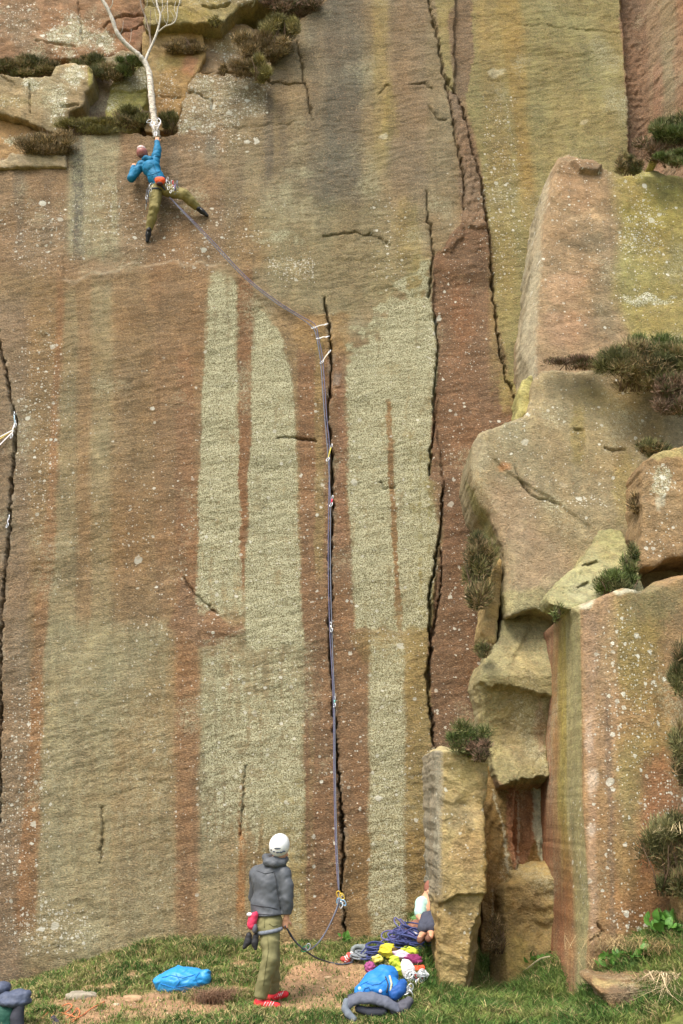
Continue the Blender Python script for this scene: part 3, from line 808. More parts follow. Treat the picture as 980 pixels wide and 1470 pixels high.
def r_butt(px, py):
    g = groove([([(738, 672, .4), (745, 688, .8), (762, 708, 1.1), (770, 714, 1.0), (786, 716, .8), (799, 723, .4)], .05),
                ([(868, 642, .8), (880, 648, 1.4), (897, 644, .8)], .06), ([(825, 616, .7), (838, 617, 1)], .05),
                ([(838, 836, .8), (856, 826, 1.6), (846, 832, 1)], .05), ([(855, 792, 1), (880, 784, 1.3)], .06)])(px, py)
    wx = px + 3 * perlin(px / 12, py / 12, 311)
    # raised layer: everything above right of the scalloped line
    ln = np.interp(py, [600, 640, 665, 690, 715, 760, 800, 850], [690, 697, 712, 745, 790, 850, 880, 930])
    m = ss((wx - ln) / 5) * ss((790 - py) / 60)
    r = g + .035 - .035 * m
    # left edge rounds back
    le = np.interp(py, [590, 625, 690, 740, 800, 880], [700, 670, 672, 700, 716, 720])
    r = r + .012 * np.clip(le + 16 - px, 0, 30)
    return r
block('rock_buttress', [(672, 690), (669, 665), (671, 632), (680, 620), (702, 614), (722, 604), (748, 598), (757, 588), (762, 570), (766, 545), (776, 532), (800, 530), (825, 533), (860, 528), (920, 545),
      (960, 560), (1040, 600), (1130, 640), (1130, 960), (900, 960), (795, 880), (770, 872), (720, 884), (717, 850), (717, 800), (712, 775), (697, 735), (680, 712)], 12.35, p_butt,
      'broad smooth grey brown rock buttress with a scalloped left edge and a green ramp', 'rock', 1.9, r_butt, .035, 1.9, seed=11, ridge=.010, rough=.8, fac=.38)
# yellow flake behind the buttress edge
block('rock_flake', [(719, 800), (722, 820), (720, 850), (716, 890), (712, 925), (698, 915), (693, 905), (697, 870), (703, 838), (712, 812)], 12.7,
      simple((180, 150, 96), ('blob', 702, 905, 14, 12, (184, 146, 92), .7), ('blob', 716, 905, 8, 20, (186, 178, 124), .8)),
      'narrow ochre rock flake tucked behind the left edge of the buttress', 'rock', .8, None, 0, 1.3, seed=13)
block('rock_flake', [(738, 612), (744, 590), (746, 560), (752, 542), (766, 538), (764, 580), (752, 600)], 12.7,
      simple((166, 158, 96)), 'small yellow green rock flake in the notch above the buttress', 'rock', .6, None, 0, 1.3, seed=14)
# --- hanging block
def p_hang(PX, PY, V):
    p = Paint(PX, PY, (160, 148, 104))
    p.poly([(690, 995), (700, 970), (790, 975), (800, 1010), (790, 1130), (700, 1130)], (134, 124, 82), .8, 10)
    p.blob(750, 1070, 40, 50, (148, 136, 100), .7); p.blob(760, 915, 36, 26, (138, 128, 88), .7)
    p.blob(710, 960, 30, 26, (172, 162, 116), .7); p.blob(775, 1040, 10, 50, (144, 110, 84), .6)
    p.poly([(700, 1120), (740, 1128), (790, 1122), (790, 1150), (700, 1150)], (146, 110, 80), .8, 4)
    return p
def r_hang(px, py):
    wy = py + 4 * perlin(px / 14, py / 14, 321) + 2 * perlin(px / 5, py / 5, 322)
    yb = np.interp(px, [680, 700, 740, 790], [970, 982, 984, 998])
    r = .14 * ss((wy - yb) / 5)
    r = r + .004 * np.clip(970 - py, 0, 100) + .003 * np.clip(wy - yb, 0, 60) - .0045 * np.clip(wy - 1065, 0, 60)
    r = r + .03 * ss((px - 760 + .6 * (py - 900)) / 8) * ss((960 - py) / 20)
    yu = np.interp(px, [700, 712, 740, 780, 790], [1112, 1126, 1120, 1112, 1112])
    r = r + .035 * np.clip(wy - yu, 0, 30)
    return r + .015 * np.abs(perlin(px / 26, py / 18, 324))
block('rock_block', [(720, 882), (745, 872), (770, 872), (790, 866), (804, 880), (800, 930), (796, 985), (794, 1040), (792, 1080), (792, 1108), (792, 1134), (736, 1138), (712, 1130), (704, 1110), (698, 1070), (690, 1040), (686, 1000), (680, 975),
      (684, 955), (700, 930), (714, 905)], 12.45, p_hang, 'overhanging rock block with a dark undercut, wedged above the dark niche', 'rock', 1.6, r_hang, 0, 1.5, seed=17, ridge=.012, rough=1.0, fac=.7)
# --- right-hand square block
def p_sq(PX, PY, V):
    p = Paint(PX, PY, (150, 122, 86))
    p.blob(950, 690, 26, 32, None, lic=.6, spots=.9); p.blob(948, 715, 10, 20, (186, 184, 164), .6); p.blob(960, 650, 60, 10, (170, 160, 104), .8)
    p.blob(930, 790, 30, 30, (140, 116, 84), .5); p.blob(950, 770, 40, 40, None, spots=.3)
    return p
block('rock_block', [(922, 664), (938, 652), (980, 640), (1090, 620), (1140, 630), (1140, 800), (1050, 808), (985, 799), (955, 804), (938, 815), (924, 815), (919, 806), (921, 740)], 11.7, p_sq,
      'square brown rock block with white lichen at the right edge, above the long dark gap', 'rock', 1.2, None, .02, 1.6, seed=19)
def p_ramp(PX, PY, V):
    p = Paint(PX, PY, (156, 150, 104)); p.blob(880, 760, 30, 60, (142, 138, 86), .6); p.blob(840, 850, 40, 10, (172, 165, 124), .7); p.blob(870, 800, 14, 8, (140, 134, 84), .5); return p
block('rock_ramp', [(789, 853), (802, 836), (824, 812), (850, 790), (872, 762), (884, 744), (900, 716), (914, 690), (935, 690), (935, 850), (915, 846), (880, 852), (840, 866), (826, 876), (806, 872), (792, 866)], 11.1, p_ramp,
      'pale green sloping rock ramp between the buttress and the arete top', 'rock', .5,
      lambda px, py: .0085 * np.clip(868 - py, 0, 200) + .05 * perlin(px / 24, py / 14, 315) + groove([([(838, 836, .8), (856, 826, 1.8), (846, 832, 1)], .06), ([(855, 792, 1), (880, 784, 1.4)], .07)])(px, py), 0, 1.6, seed=24, ridge=.02)
# --- arete
def p_arete(PX, PY, V):
    p = Paint(PX, PY, (158, 124, 84))
    p.blob(910, 930, 60, 110, (140, 124, 70), .8); p.blob(940, 860, 60, 40, (140, 126, 84), .7); p.blob(870, 980, 24, 200, (162, 130, 102), .6)
    p.blob(930, 1090, 60, 90, (146, 128, 74), .6); p.blob(950, 1180, 60, 120, (152, 98, 64), .8); p.blob(900, 1290, 50, 90, (150, 108, 68), .6); p.blob(900, 1220, 24, 90, (140, 122, 76), .5)
    p.blob(935, 1320, 60, 60, (118, 86, 56), .6)
    p.blob(905, 1130, 26, 90, (150, 136, 84), .5)
    p.band([(860, 835), (1400, 848)], [(860, 856), (1400, 858)], 870, 1380, (176, 142, 114), .75, 8)
    p.band([(1000, 868), (1380, 876)], [(1000, 876), (1380, 884)], 1000, 1370, (112, 92, 76), .6, 6, 60)
    p.blob(850, 1120, 14, 28, (206, 186, 168), .7); p.blob(848, 1190, 10, 16, (212, 194, 180), .7); p.blob(846, 1060, 7, 40, (200, 176, 160), .6)
    p.blob(900, 1000, 70, 160, None, spots=.5); p.blob(905, 1320, 40, 50, None, spots=.6, lic=.2); p.blob(950, 1150, 50, 60, None, spots=.5); p.blob(880, 1200, 80, 260, None, spots=.2)
    p.poly([(815, 868), (880, 846), (915, 835), (918, 852), (870, 850), (838, 876)], (196, 188, 160), .9, 4)
    # side face: vertical weather stripes
    x_e = np.interp(PY, [850, 1000, 1150, 1300, 1440], [832, 835, 836, 846, 838])
    s = (V[:, 0] * 0)
    side = V[:, 1] > V[:, 1].min() + .0
    q = ss((x_e - PX) / 2 + .3)
    d = (x_e - PX) / np.interp(PY, [850, 1000, 1300, 1440], [40, 50, 52, 26])
    n = .08 * perlin(PX / 6, PY / 90, 99)
    p.mix(q, (158, 150, 102), .95)
    p.mix(q * ss((d + n - .42) / .1), (158, 140, 66), .9)
    p.mix(q * ss((d + n - .62) / .1), (160, 120, 80), .9)
    p.mix(q * ss((d + n - .82) / .12), (154, 104, 76), .9)
    p.mix(q * ss((PY - 1150) / 160) * ss((d + n - .30) / .2), (150, 98, 68), .8)
    p.mix(q * ss(perlin(PX / 3.2, PY / 120, 98) * 1.5 + .2), (170, 154, 112), .35)
    return p
def r_arete(px, py):
    r = groove([([(965, 818, .1), (985, 815, .1)], 0.0), ([(856, 1325, .8), (866, 1338, 1.5), (848, 1350, .8)], .06)])(px, py)
    e = np.interp(py, [850, 1400], [900, 890])
    r = r + .15 * ss((865 - py - .35 * (px - 840) * -1) / 26) * 0
    yt = np.interp(px, [830, 870, 915, 930, 980, 1060], [878, 856, 846, 850, 828, 810])
    r = r + .018 * np.clip(yt - py, 0, 30)
    r = r + .0015 * np.clip(px - 900, 0, 300)
    r = r - .025 * np.abs(perlin(px / 60, py / 170, 331))
    return r
block('rock_arete', [(832, 1460), (838, 1400), (846, 1350), (845, 1290), (842, 1220), (838, 1160), (839, 1100), (836, 1040), (836, 980), (834, 930), (831, 885), (826, 866), (860, 856), (900, 838), (916, 848), (932, 842), (950, 826),
      (985, 818), (1060, 806), (1150, 810), (1150, 1560), (832, 1560)], 10.7, p_arete,
      'tall sharp rock arete with striped red and green side and chalky white edge', 'rock', 2.7, r_arete, .03, 2.0, seed=23, ridge=.010, rough=.8, wig=.8, sidek=.12, fac=.35)
# --- pillar left of the niche
def p_pil(PX, PY, V):
    p = Paint(PX, PY, (166, 144, 94))
    p.band([(1070, 590), (1440, 590)], [(1070, 634), (1300, 634), (1440, 628)], 1060, 1290, (142, 136, 120), .9, 8)
    p.blob(665, 1110, 26, 40, (160, 146, 96), .6); p.blob(665, 1170, 40, 30, (150, 134, 102), .5); p.blob(668, 1220, 34, 40, (162, 130, 84), .6)
    p.poly([(610, 1060), (700, 1060), (700, 1080), (640, 1079), (610, 1082)], (196, 178, 128), .9, 3)
    p.poly([(696, 1160), (712, 1160), (712, 1440), (680, 1440), (694, 1300)], (132, 106, 54), .8, 5)
    p.blob(640, 1400, 36, 60, (166, 144, 86), .6)
    p.blob(650, 1250, 80, 200, None, spots=.08)
    return p
def r_pil(px, py):
    wx = px + 3 * perlin(px / 12, py / 12, 341); wy = py + 3 * perlin(px / 12, py / 12, 342)
    r = .03 * np.clip(1079 - py, 0, 14)
    r = r + .014 * np.clip(636 - px, 0, 20)
    # lower facets
    yt = np.interp(px, [620, 640, 658, 700], [1300, 1294, 1282, 1283])
    r = r + .09 * ss((wy - yt) / 4) * ss((px - 630) / 5)
    xr = np.interp(py, [1070, 1150, 1280, 1300, 1350, 1440], [702, 699, 698, 690, 676, 668])
    r = r + .03 * np.clip(wx - xr, 0, 40)
    ln = np.interp(px, [625, 655, 675, 690], [1352, 1370, 1380, 1370])
    r = r - .10 * ss((wy - ln) / 5) + .002 * np.clip(wy - ln, 0, 60)
    r = r + .06 * ss((637 - wx) / 4) * ss((wy - 1290) / 10)
    return r + .03 * np.abs(perlin(px / 30, py / 30, 343))
block('rock_pillar', [(628, 1500), (624, 1440), (622, 1380), (621, 1330), (619, 1280), (618, 1200), (617, 1130), (615, 1085), (616, 1074), (632, 1068), (652, 1072), (672, 1078), (698, 1078), (701, 1100), (699, 1140), (696, 1160), (697, 1200), (700, 1240),
      (700, 1285), (698, 1300), (706, 1340), (700, 1390), (694, 1440), (692, 1500)], 11.25, p_pil,
      'free-standing tan rock pillar with a flat pale top at the foot of the wall', 'rock', 1.7, r_pil, .0, 1.6, seed=29, ridge=.02, rough=1.1)
# --- recess back wall and its step
def p_rec(PX, PY, V):
    p = Paint(PX, PY, (138, 108, 58))
    p.poly([(728, 1130), (745, 1130), (748, 1250), (738, 1250), (728, 1200)], (154, 92, 62), .8, 4)
    p.poly([(745, 1140), (768, 1140), (768, 1210), (748, 1240)], (146, 100, 78), .7, 4, lic=.25)
    p.poly([(764, 1130), (782, 1130), (782, 1235), (772, 1232), (765, 1190)], (184, 188, 164), .9, 4)
    d, _ = seg_dist(p.wx, p.wy, [(706, 1140), (714, 1160), (724, 1185), (728, 1220), (731, 1255)]); p.mix(ss((2.2 - d) / 1.5), (190, 184, 164), .8)
    d, _ = seg_dist(p.wx, p.wy, [(744, 1150), (745, 1200), (742, 1250)]); p.mix(ss((2.2 - d) / 1.5), (186, 180, 160), .7)
    d, _ = seg_dist(p.wx, p.wy, [(706, 1280), (709, 1310), (710, 1340)]); p.mix(ss((1.8 - d) / 1.5), (170, 164, 140), .6)
    return p
def r_rec(px, py):
    m = sdist(px + 2 * perlin(px / 9, py / 9, 351), py, [(738, 1120), (800, 1120), (800, 1262), (744, 1262), (734, 1200)])
    return .25 * ss(m / 6) + .06 * np.abs(perlin(px / 14, py / 40, 352)) - .008 * np.clip(px - 728, 0, 10)
block('rock_wall', [(694, 1100), (806, 1100), (806, 1480), (690, 1480)], 12.9, p_rec, 'dark ochre back wall of the narrow niche, with a white mineral stain', 'rock', .8, r_rec, .02, 1.6, seed=31)
def p_step(PX, PY, V):
    p = Paint(PX, PY, (146, 126, 78))
    p.poly([(730, 1240), (800, 1230), (800, 1266), (730, 1268)], (168, 142, 86), .8, 4)
    p.blob(760, 1290, 34, 24, (142, 118, 78), .5); p.blob(745, 1380, 40, 50, (166, 144, 76), .8); p.blob(714, 1340, 12, 34, (104, 92, 56), .6)
    return p
def r_step(px, py):
    wy = py + 3 * perlin(px / 9, py / 9, 361)
    yt = np.interp(px, [716, 740, 790], [1272, 1272, 1262])
    r = .02 * np.clip(yt - wy, 0, 30)
    r = r - .004 * np.clip(wy - 1330, 0, 100) + .04 * np.abs(perlin(px / 22, py / 22, 362))
    r = r + .02 * np.clip(724 - px, 0, 20)
    return r
block('rock_step', [(718, 1278), (728, 1268), (738, 1262), (742, 1248), (770, 1240), (800, 1238), (800, 1480), (690, 1480), (696, 1440), (708, 1400), (716, 1340), (718, 1300)], 12.5, p_step,
      'mossy tan rock step at the bottom of the niche between pillar and arete', 'rock', .6, r_step, 0, 1.6, seed=37, ridge=.02, rough=1.2)
# --- stacked blocks, top left
WHT = dict(lic=.6, spots=1.0)
block('rock_block', [(-120, -120), (208, -120), (206, 20), (208, 50), (200, 74), (170, 78), (150, 82), (118, 86), (70, 84), (0, 88), (-120, 92)], 15.05,
      simple((146, 110, 80), ('blob', 100, 50, 55, 40, (160, 138, 108), .6, WHT), ('blob', 150, 60, 22, 26, (152, 132, 106), .5, WHT), ('blob', 190, 40, 20, 40, (132, 88, 66), .7),
             ('blob', 30, 30, 40, 50, (134, 116, 92), .5, dict(spots=.4))),
      'big red brown rock block crusted with white lichen, above the left ledge', 'rock', 1.2,
      groove([([(150, 40, 1), (175, 20, 1.6), (205, 18, 1)], .08), ([(172, 48, 1), (185, 44, 1.5), (205, 30, 1)], .07), ([(50, 60, .8), (110, 68, 1)], .05), ([(112, 5, .8), (118, 60, 1)], .05)]), .0, 1.5, seed=53, ridge=.03, rough=1.3)
block('rock_block', [(-120, 100), (0, 104), (30, 110), (72, 107), (80, 90), (100, 86), (122, 90), (133, 98), (132, 118), (122, 132), (118, 152), (100, 160), (95, 172), (86, 190), (70, 186), (40, 172), (0, 160), (-120, 140)], 14.55,
      simple((150, 132, 98), ('blob', 105, 108, 24, 20, (176, 166, 136), .7, WHT), ('blob', 82, 150, 20, 38, None, WHT), ('blob', 45, 120, 20, 14, None, WHT), ('blob', 20, 145, 40, 16, (146, 134, 94), .6, dict(spots=.6)),
             ('blob', 130, 110, 6, 24, (150, 142, 70), .8)),
      'lichen spotted rock block jutting from the left ledge beside two dark heather clumps', 'rock', .9,
      groove([([(42, 120, .8), (42, 160, 1)], .05), ([(20, 118, .8), (0, 108, 1)], .04), ([(88, 152, 1), (112, 150, 1.2)], .05)]), .0, 1.4, seed=59, ridge=.02)
block('rock_block', [(-120, 150), (0, 168), (30, 178), (62, 190), (80, 200), (75, 226), (40, 236), (-120, 240)], 14.75,
      simple((162, 128, 84), ('blob', 15, 200, 18, 10, None, WHT), ('blob', 40, 200, 40, 10, (150, 130, 96), .5, dict(spots=.8))),
      'orange brown rock block under the slanting crack at the left edge', 'rock', .6, None, 0, 1.5, seed=61)
block('rock_slab', [(-120, 228), (8, 228), (14, 221), (60, 220), (94, 222), (94, 238), (20, 240), (0, 240), (-120, 244)], 14.35,
      simple((160, 142, 112), ('blob', 60, 230, 30, 8, (168, 152, 120), .6, dict(lic=.3))), 'thin flat rock slab capping the wall at the far left', 'rock', .5, None, 0, 1.3, seed=67)
block('rock_block', [(116, 160), (120, 130), (138, 112), (160, 104), (166, 120), (156, 150), (152, 176), (120, 176)], 14.95,
      simple((142, 118, 100)), 'smooth purplish rock leaning behind the mossy yellow block', 'rock', .6, None, 0, 1.4, seed=71, ridge=.005)
block('rock_block', [(150, 176), (152, 150), (158, 122), (170, 106), (190, 98), (206, 94), (211, 104), (209, 150), (196, 166), (180, 182)], 14.85,
      simple((156, 146, 76), ('poly', [(164, 122), (176, 106), (206, 94), (210, 130), (190, 134), (160, 130)], (158, 146, 116), .9, dict(soft=4, lic=.4, spots=.7)), ('blob', 160, 154, 12, 8, None, WHT)),
      'mossy yellow rock block capped with grey lichen, just left of the birch', 'rock', .7, groove([([(158, 130, .8), (185, 134, 1.3), (208, 130, .8)], .05)]), 0, 1.3, seed=73)
block('rock_block', [(160, 80), (176, 73), (200, 76), (206, 88), (190, 94), (170, 100), (150, 102), (138, 94), (140, 82)], 14.98,
      simple((150, 136, 106), ('blob', 170, 85, 24, 14, None, dict(spots=.6, lic=.3))), 'small rounded grey rock between the heather clumps left of the birch', 'rock', .5, None, 0, 1.3, seed=79)
block('rock_roof', [(206, -120), (440, -120), (400, -10), (345, 8), (330, 20), (322, 30), (316, 36), (288, 34), (250, 33), (206, 33)], 14.75,
      simple((156, 138, 86), ('blob', 260, 22, 60, 14, (162, 144, 76), .7), ('blob', 350, 0, 30, 20, (150, 134, 110), .6), ('blob', 330, -5, 60, 20, None, dict(spots=.5, lic=.3))),
      'olive rock roof over the black slot behind the birch branches', 'rock', 1.1, groove([([(290, 9, 1), (316, 8, 1.5), (330, 4, 1)], .08), ([(206, 5, 1), (260, 9, 1)], .05)]), 0, 1.5, seed=83)
block('rock_block', [(204, 43), (240, 42), (289, 42), (293, 60), (296, 80), (285, 104), (272, 118), (262, 150), (252, 186), (206, 186)], 15.0,
      simple((170, 138, 88), ('blob', 245, 90, 30, 12, (160, 144, 90), .7), ('blob', 272, 95, 14, 20, (168, 116, 88), .7), ('blob', 240, 130, 24, 40, None, dict(spots=.6)), ('blob', 230, 150, 22, 30, (176, 134, 84), .7)),
      'ochre rock wall block directly behind the birch trunk', 'rock', .5, groove([([(210, 135, .6), (260, 138, .8)], .04)]), 0, 1.5, seed=89)
block('rock_block', [(286, 36), (300, 32), (318, 38), (345, 34), (370, 40), (392, 46), (396, 70), (388, 100), (340, 104), (290, 104), (276, 96), (280, 70)], 15.1,
      simple((158, 130, 98), ('blob', 300, 52, 12, 10, None, WHT), ('blob', 325, 70, 26, 24, (160, 140, 100), .5, dict(lic=.4, spots=.7)), ('blob', 350, 50, 30, 14, (168, 146, 106), .5)),
      'weathered pinkish rock block left of the olive heather clumps', 'rock', .5, None, 0, 1.5, seed=97, ridge=.03)

# ------------------------------------------------------------------ ground
CP = []   # (X, Y, Z)
def cp(px, py, Y): x, y, z = unproj(px, py, Y); CP.append((float(x), float(Y), float(z)))
for px, py in ((-150, 1440), (0, 1418), (50, 1408), (110, 1382), (200, 1362), (300, 1350), (400, 1352), (490, 1356), (560, 1348)): cp(px, py, 13.2)
cp(604, 1310, 13.2); cp(622, 1345, 12.4)
for px, py, Y in ((100, 1470, 10.6), (250, 1470, 10.3), (390, 1452, 10.95), (380, 1475, 10.2), (450, 1410, 11.9), (520, 1386, 12.3), (560, 1425, 11.2), (540, 1466, 10.4), (600, 1400, 11.5), (0, 1470, 10.6),
                  (705, 1446, 11.5), (715, 1432, 12.1), (750, 1412, 12.1), (770, 1392, 12.4), (720, 1424, 12.6), (826, 1452, 10.9), (806, 1440, 11.3), (846, 1440, 10.4), (640, 1440, 11.0), (700, 1438, 11.0), (690, 1470, 10.2), (740, 1418, 11.6), (785, 1385, 12.0), (828, 1438, 10.75), (850, 1402, 10.6), (900, 1352, 10.7), (940, 1330, 10.7), (990, 1290, 10.7), (1060, 1270, 10.7),
                  (850, 1480, 9.6), (960, 1480, 9.2), (960, 1400, 10.0), (900, 1400, 10.2), (1060, 1440, 9.2)): cp(px, py, Y)
for x in (-14, -7, 0, 7, 14): CP.append((x, 0, -.35)); CP.append((x, 6, -.25))
CP += [(-8, 10, -.25), (-8, 13.2, -.1), (9, 10, .9), (9, 7, .1), (9, 13, 1.5)]
CP = np.array(CP)
def _phi(r): return r
_K = _phi(np.hypot(CP[:, None, 0] - CP[None, :, 0], CP[:, None, 1] - CP[None, :, 1])) + np.eye(len(CP)) * -.02
_A = np.block([[_K, np.ones((len(CP), 1)), CP[:, :2]], [np.ones((1, len(CP))), np.zeros((1, 3))], [CP[:, :2].T, np.zeros((2, 3))]])
_w = np.linalg.solve(_A, np.concatenate([CP[:, 2], np.zeros(3)]))
def G(x, y):
    x = np.asarray(x, float); y = np.asarray(y, float)
    z = _w[-3] + _w[-2] * x + _w[-1] * y
    for k in range(len(CP)): z = z + _w[k] * np.hypot(x - CP[k, 0], y - CP[k, 1])
    far = ss((np.maximum(np.abs(x) - 9, 7 - y)) / 6)
    z = z * (1 - far) + (-.35) * far
    return z + .035 * fbm(x * .9, y * .9, 3, 401) + .012 * fbm(x * 5, y * 5, 2, 402)
def ground_hit(px, py):
    Ys = np.linspace(8.6, 13.6, 400)
    x, y, z = unproj(px, py, Ys)
    dz = z - G(x, Ys)
    i = np.nonzero(dz < 0)[0]
    i = i[0] if len(i) else len(Ys) - 1
    return Vector((float(x[i]), float(Ys[i]), float(G(x[i], Ys[i]))))

def turf(PX, PY, X, Y):
    """0 bare earth .. 1 full turf"""
    n = fbm(X * 2.2, Y * 3.5, 3, 411)
    t = .64 + .5 * n
    wx, wy = PX + 10 * n, PY + 6 * n
    t = t - 1.2 * ss(sdist(wx, wy, [(405, 1400), (440, 1382), (520, 1382), (530, 1400), (505, 1425), (470, 1440), (440, 1440), (400, 1420)]) / 12 + .4)
    t = t - .9 * ss(sdist(wx, wy, [(100, 1470), (60, 1440), (120, 1425), (220, 1420), (290, 1440), (330, 1430), (330, 1460), (150, 1470)]) / 20 + .2) * .7
    t = t - .5 * ell(PX, PY, 450, 1445, 70, 12)
    t = t + .9 * ss((PX - 575) / 20) + .8 * ell(PX, PY, 270, 1365, 90, 16) + .6 * ell(PX, PY, 85, 1415, 40, 14) + .5 * ell(PX, PY, 420, 1462, 130, 10) + .4 * ell(PX, PY, 390, 1400, 26, 26) + .5 * ell(PX, PY, 530, 1366, 80, 10)
    return np.clip(t, 0, 1)

def build_ground():
    xi = np.arange(-5.2, 5.2, .035); yi = np.arange(8.6, 13.9, .035)
    xo = np.array([-400, -150, -60, -30, -18, -12, -9, -7.5, -6.5, -5.8]); yo0 = np.array([-400, -150, -60, -20, -8, -2, 2, 5, 7, 8]); yo1 = np.array([14.5, 16, 20, 60, 400])
    xs = np.concatenate([xo, xi, -xo[::-1]]); ys = np.concatenate([yo0, yi, yo1])
    A, B = np.meshgrid(xs, ys)
    Z = G(A, B) + .015 * fbm(A * 11, B * 11, 3, 421) * (np.abs(A) < 5.5)
    Z = np.where(B > 13.9, Z - (np.minimum(B, 20) - 13.9) * .3, Z)
    PX, PY = proj(A, np.maximum(B, 4), Z)
    t = turf(PX, PY, A, B)
    n = fbm(A * 3, B * 3, 4, 431)
    earth = np.array([150, 120, 90.]) * (1 + .12 * n)[..., None]
    n2 = ss(fbm(A * 1.7, B * 1.7, 3, 433) + .3)
    earth = earth * (1 - .35 * n2)[..., None] + np.array([150, 136, 98.]) * (.35 * n2)[..., None]
    green = np.array([96, 100, 52.]) * (1 + .2 * n)[..., None]
    m = ss((t - .3) / .4)[..., None]
    C = earth * (1 - m) + green * m
    me_n = A.shape
    i, j = np.meshgrid(np.arange(me_n[0] - 1), np.arange(me_n[1] - 1), indexing='ij'); nx = me_n[1]
    Q = np.stack([i * nx + j, i * nx + j + 1, (i + 1) * nx + j + 1, (i + 1) * nx + j], -1).reshape(-1, 4)
    me = mesh_from('ground', np.stack([A, B, Z], -1), Q); set_attr(me, 'Col', lin(C))
    tag(link('ground', me, M_GROUND), kind='structure')
build_ground()

def blades(P, H, W, lean, cols, seed=0, curl=.5):
    """P (n,3) roots, returns verts, quads, colours: each blade is two stacked faces"""
    n = len(P); r = np.random.default_rng(seed)
    a = r.random(n) * 2 * np.pi; b = r.random(n) * 2 * np.pi
    l = lean * (.3 + r.random(n))
    dx, dy = np.cos(b) * l, np.sin(b) * l
    side = np.stack([np.cos(a), np.sin(a), 0 * a], 1) * (W / 2)[:, None]
    mid = P + np.stack([dx * H * .35, dy * H * .35, H * .55], 1)
    tip = P + np.stack([dx * H * (1 + curl), dy * H * (1 + curl), H * (1 - .3 * l)], 1)
    V = np.stack([P - side, P + side, mid + side * .75, mid - side * .75, tip], 1).reshape(-1, 3)
    k = np.arange(n)[:, None] * 5
    Q = k + np.array([[0, 1, 2, 3]]); T = k + np.array([[3, 2, 4]])
    C = np.repeat(cols, 5, 0)
    return V, Q, T, C

def build_grass():
    r = np.random.default_rng(3)
    n = 420000
    X = r.uniform(-5.0, 5.0, n); Y = r.uniform(9.3, 13.35, n)
    Z = G(X, Y)
    PX, PY = proj(X, Y, Z)
    t = turf(PX, PY, X, Y)
    cl = fbm(X * 6, Y * 6, 2, 441)
    keep = (r.random(n) < ss((t - .28) / .5) * (.55 + .6 * cl)) & (PX > -40) & (PX < 1020) & (PY < 1500)
    keep |= (r.random(n) < .045 + .05 * (cl > .2)) & (PX > -40) & (PX < 1020) & (PY < 1500)
    # not inside the rock
    keep &= ~((PX > 845) & (Y > 10.95)) & ~((PX > 625) & (PX < 690) & (Y > 11.35))
    X, Y, Z, PX, PY, t, cl = [q[keep] for q in (X, Y, Z, PX, PY, t, cl)]
    n = len(X)
    lush = ss((PX - 560) / 60)
    H = (.028 + .045 * r.random(n)) * (.7 + .7 * t) * (1 + .35 * lush) * (1 + .5 * cl) * (1 + .5 * ell(PX, PY, 270, 1365, 110, 20))
    W = .007 + .006 * r.random(n)
    base = np.array([88, 112, 50.]); dry = np.array([160, 144, 100.]); dk = np.array([64, 94, 42.]); yl = np.array([116, 124, 66.])
    k = r.random(n)[:, None]
    m = ss(fbm(X * 1.5, Y * 2, 3, 451) + .45)[:, None]
    C = dk * (1 - m) + yl * m
    C = np.where(k < .35, base, C)
    dryp = (.20 * (1 - lush) + .07 + .25 * (fbm(X * 2, Y * 2, 2, 461) > .3))
    C = np.where(r.random(n)[:, None] < dryp[:, None], dry, C)
    C = C * (.8 + .4 * r.random(n))[:, None]
    V, Q, T, CC = blades(np.stack([X, Y, Z - .005], 1), H, W, .7, lin(C), 5)
    me = mesh_from('grass', V, Q, T, smooth=False); set_attr(me, 'Col', CC)
    tag(link('grass', me, M_GRASS), 'green and straw coloured grass growing on the sloping ground below the wall', 'grass', kind='stuff')
    print('grass blades', n)
build_grass()

# --- small block under the arete and boulder on the bank
block('rock_block', [(850, 1386), (849, 1366), (858, 1352), (868, 1352), (872, 1366), (870, 1386)], 10.66, simple((150, 118, 82)),
      'little brown rock lump at the foot of the arete', 'rock', .3, None, 0, 1.2, seed=41, wig=1)
def p_bould(PX, PY, V):
    p = Paint(PX, PY, (150, 118, 80)); p.poly([(850, 1405), (900, 1412), (950, 1396), (940, 1406), (890, 1420), (850, 1418)], (176, 156, 104), .9, 4)
    p.blob(900, 1425, 50, 14, (128, 110, 90), .6); return p
YBD = ground_hit(905, 1440).y
block('boulder', [(855, 1416), (856, 1409), (880, 1412), (905, 1408), (930, 1401), (944, 1399), (956, 1406), (966, 1424), (960, 1456), (880, 1456), (868, 1430)], YBD, p_bould,
      'low tan boulder lying in the grass at the bottom right', 'boulder', .5, lambda px, py: .012 * np.clip(1424 - py, 0, 24), 0, 1.4, seed=43, wig=1.2, ridge=.012)
block('rock_block', [(976, 1470), (975, 1380), (977, 1290), (984, 1270), (1060, 1260), (1060, 1500), (976, 1500)], 10.4, simple((150, 126, 84)),
      'slice of tan rock at the very right edge above the grass bank', 'rock', .3, None, 0, 1.8, seed=47)


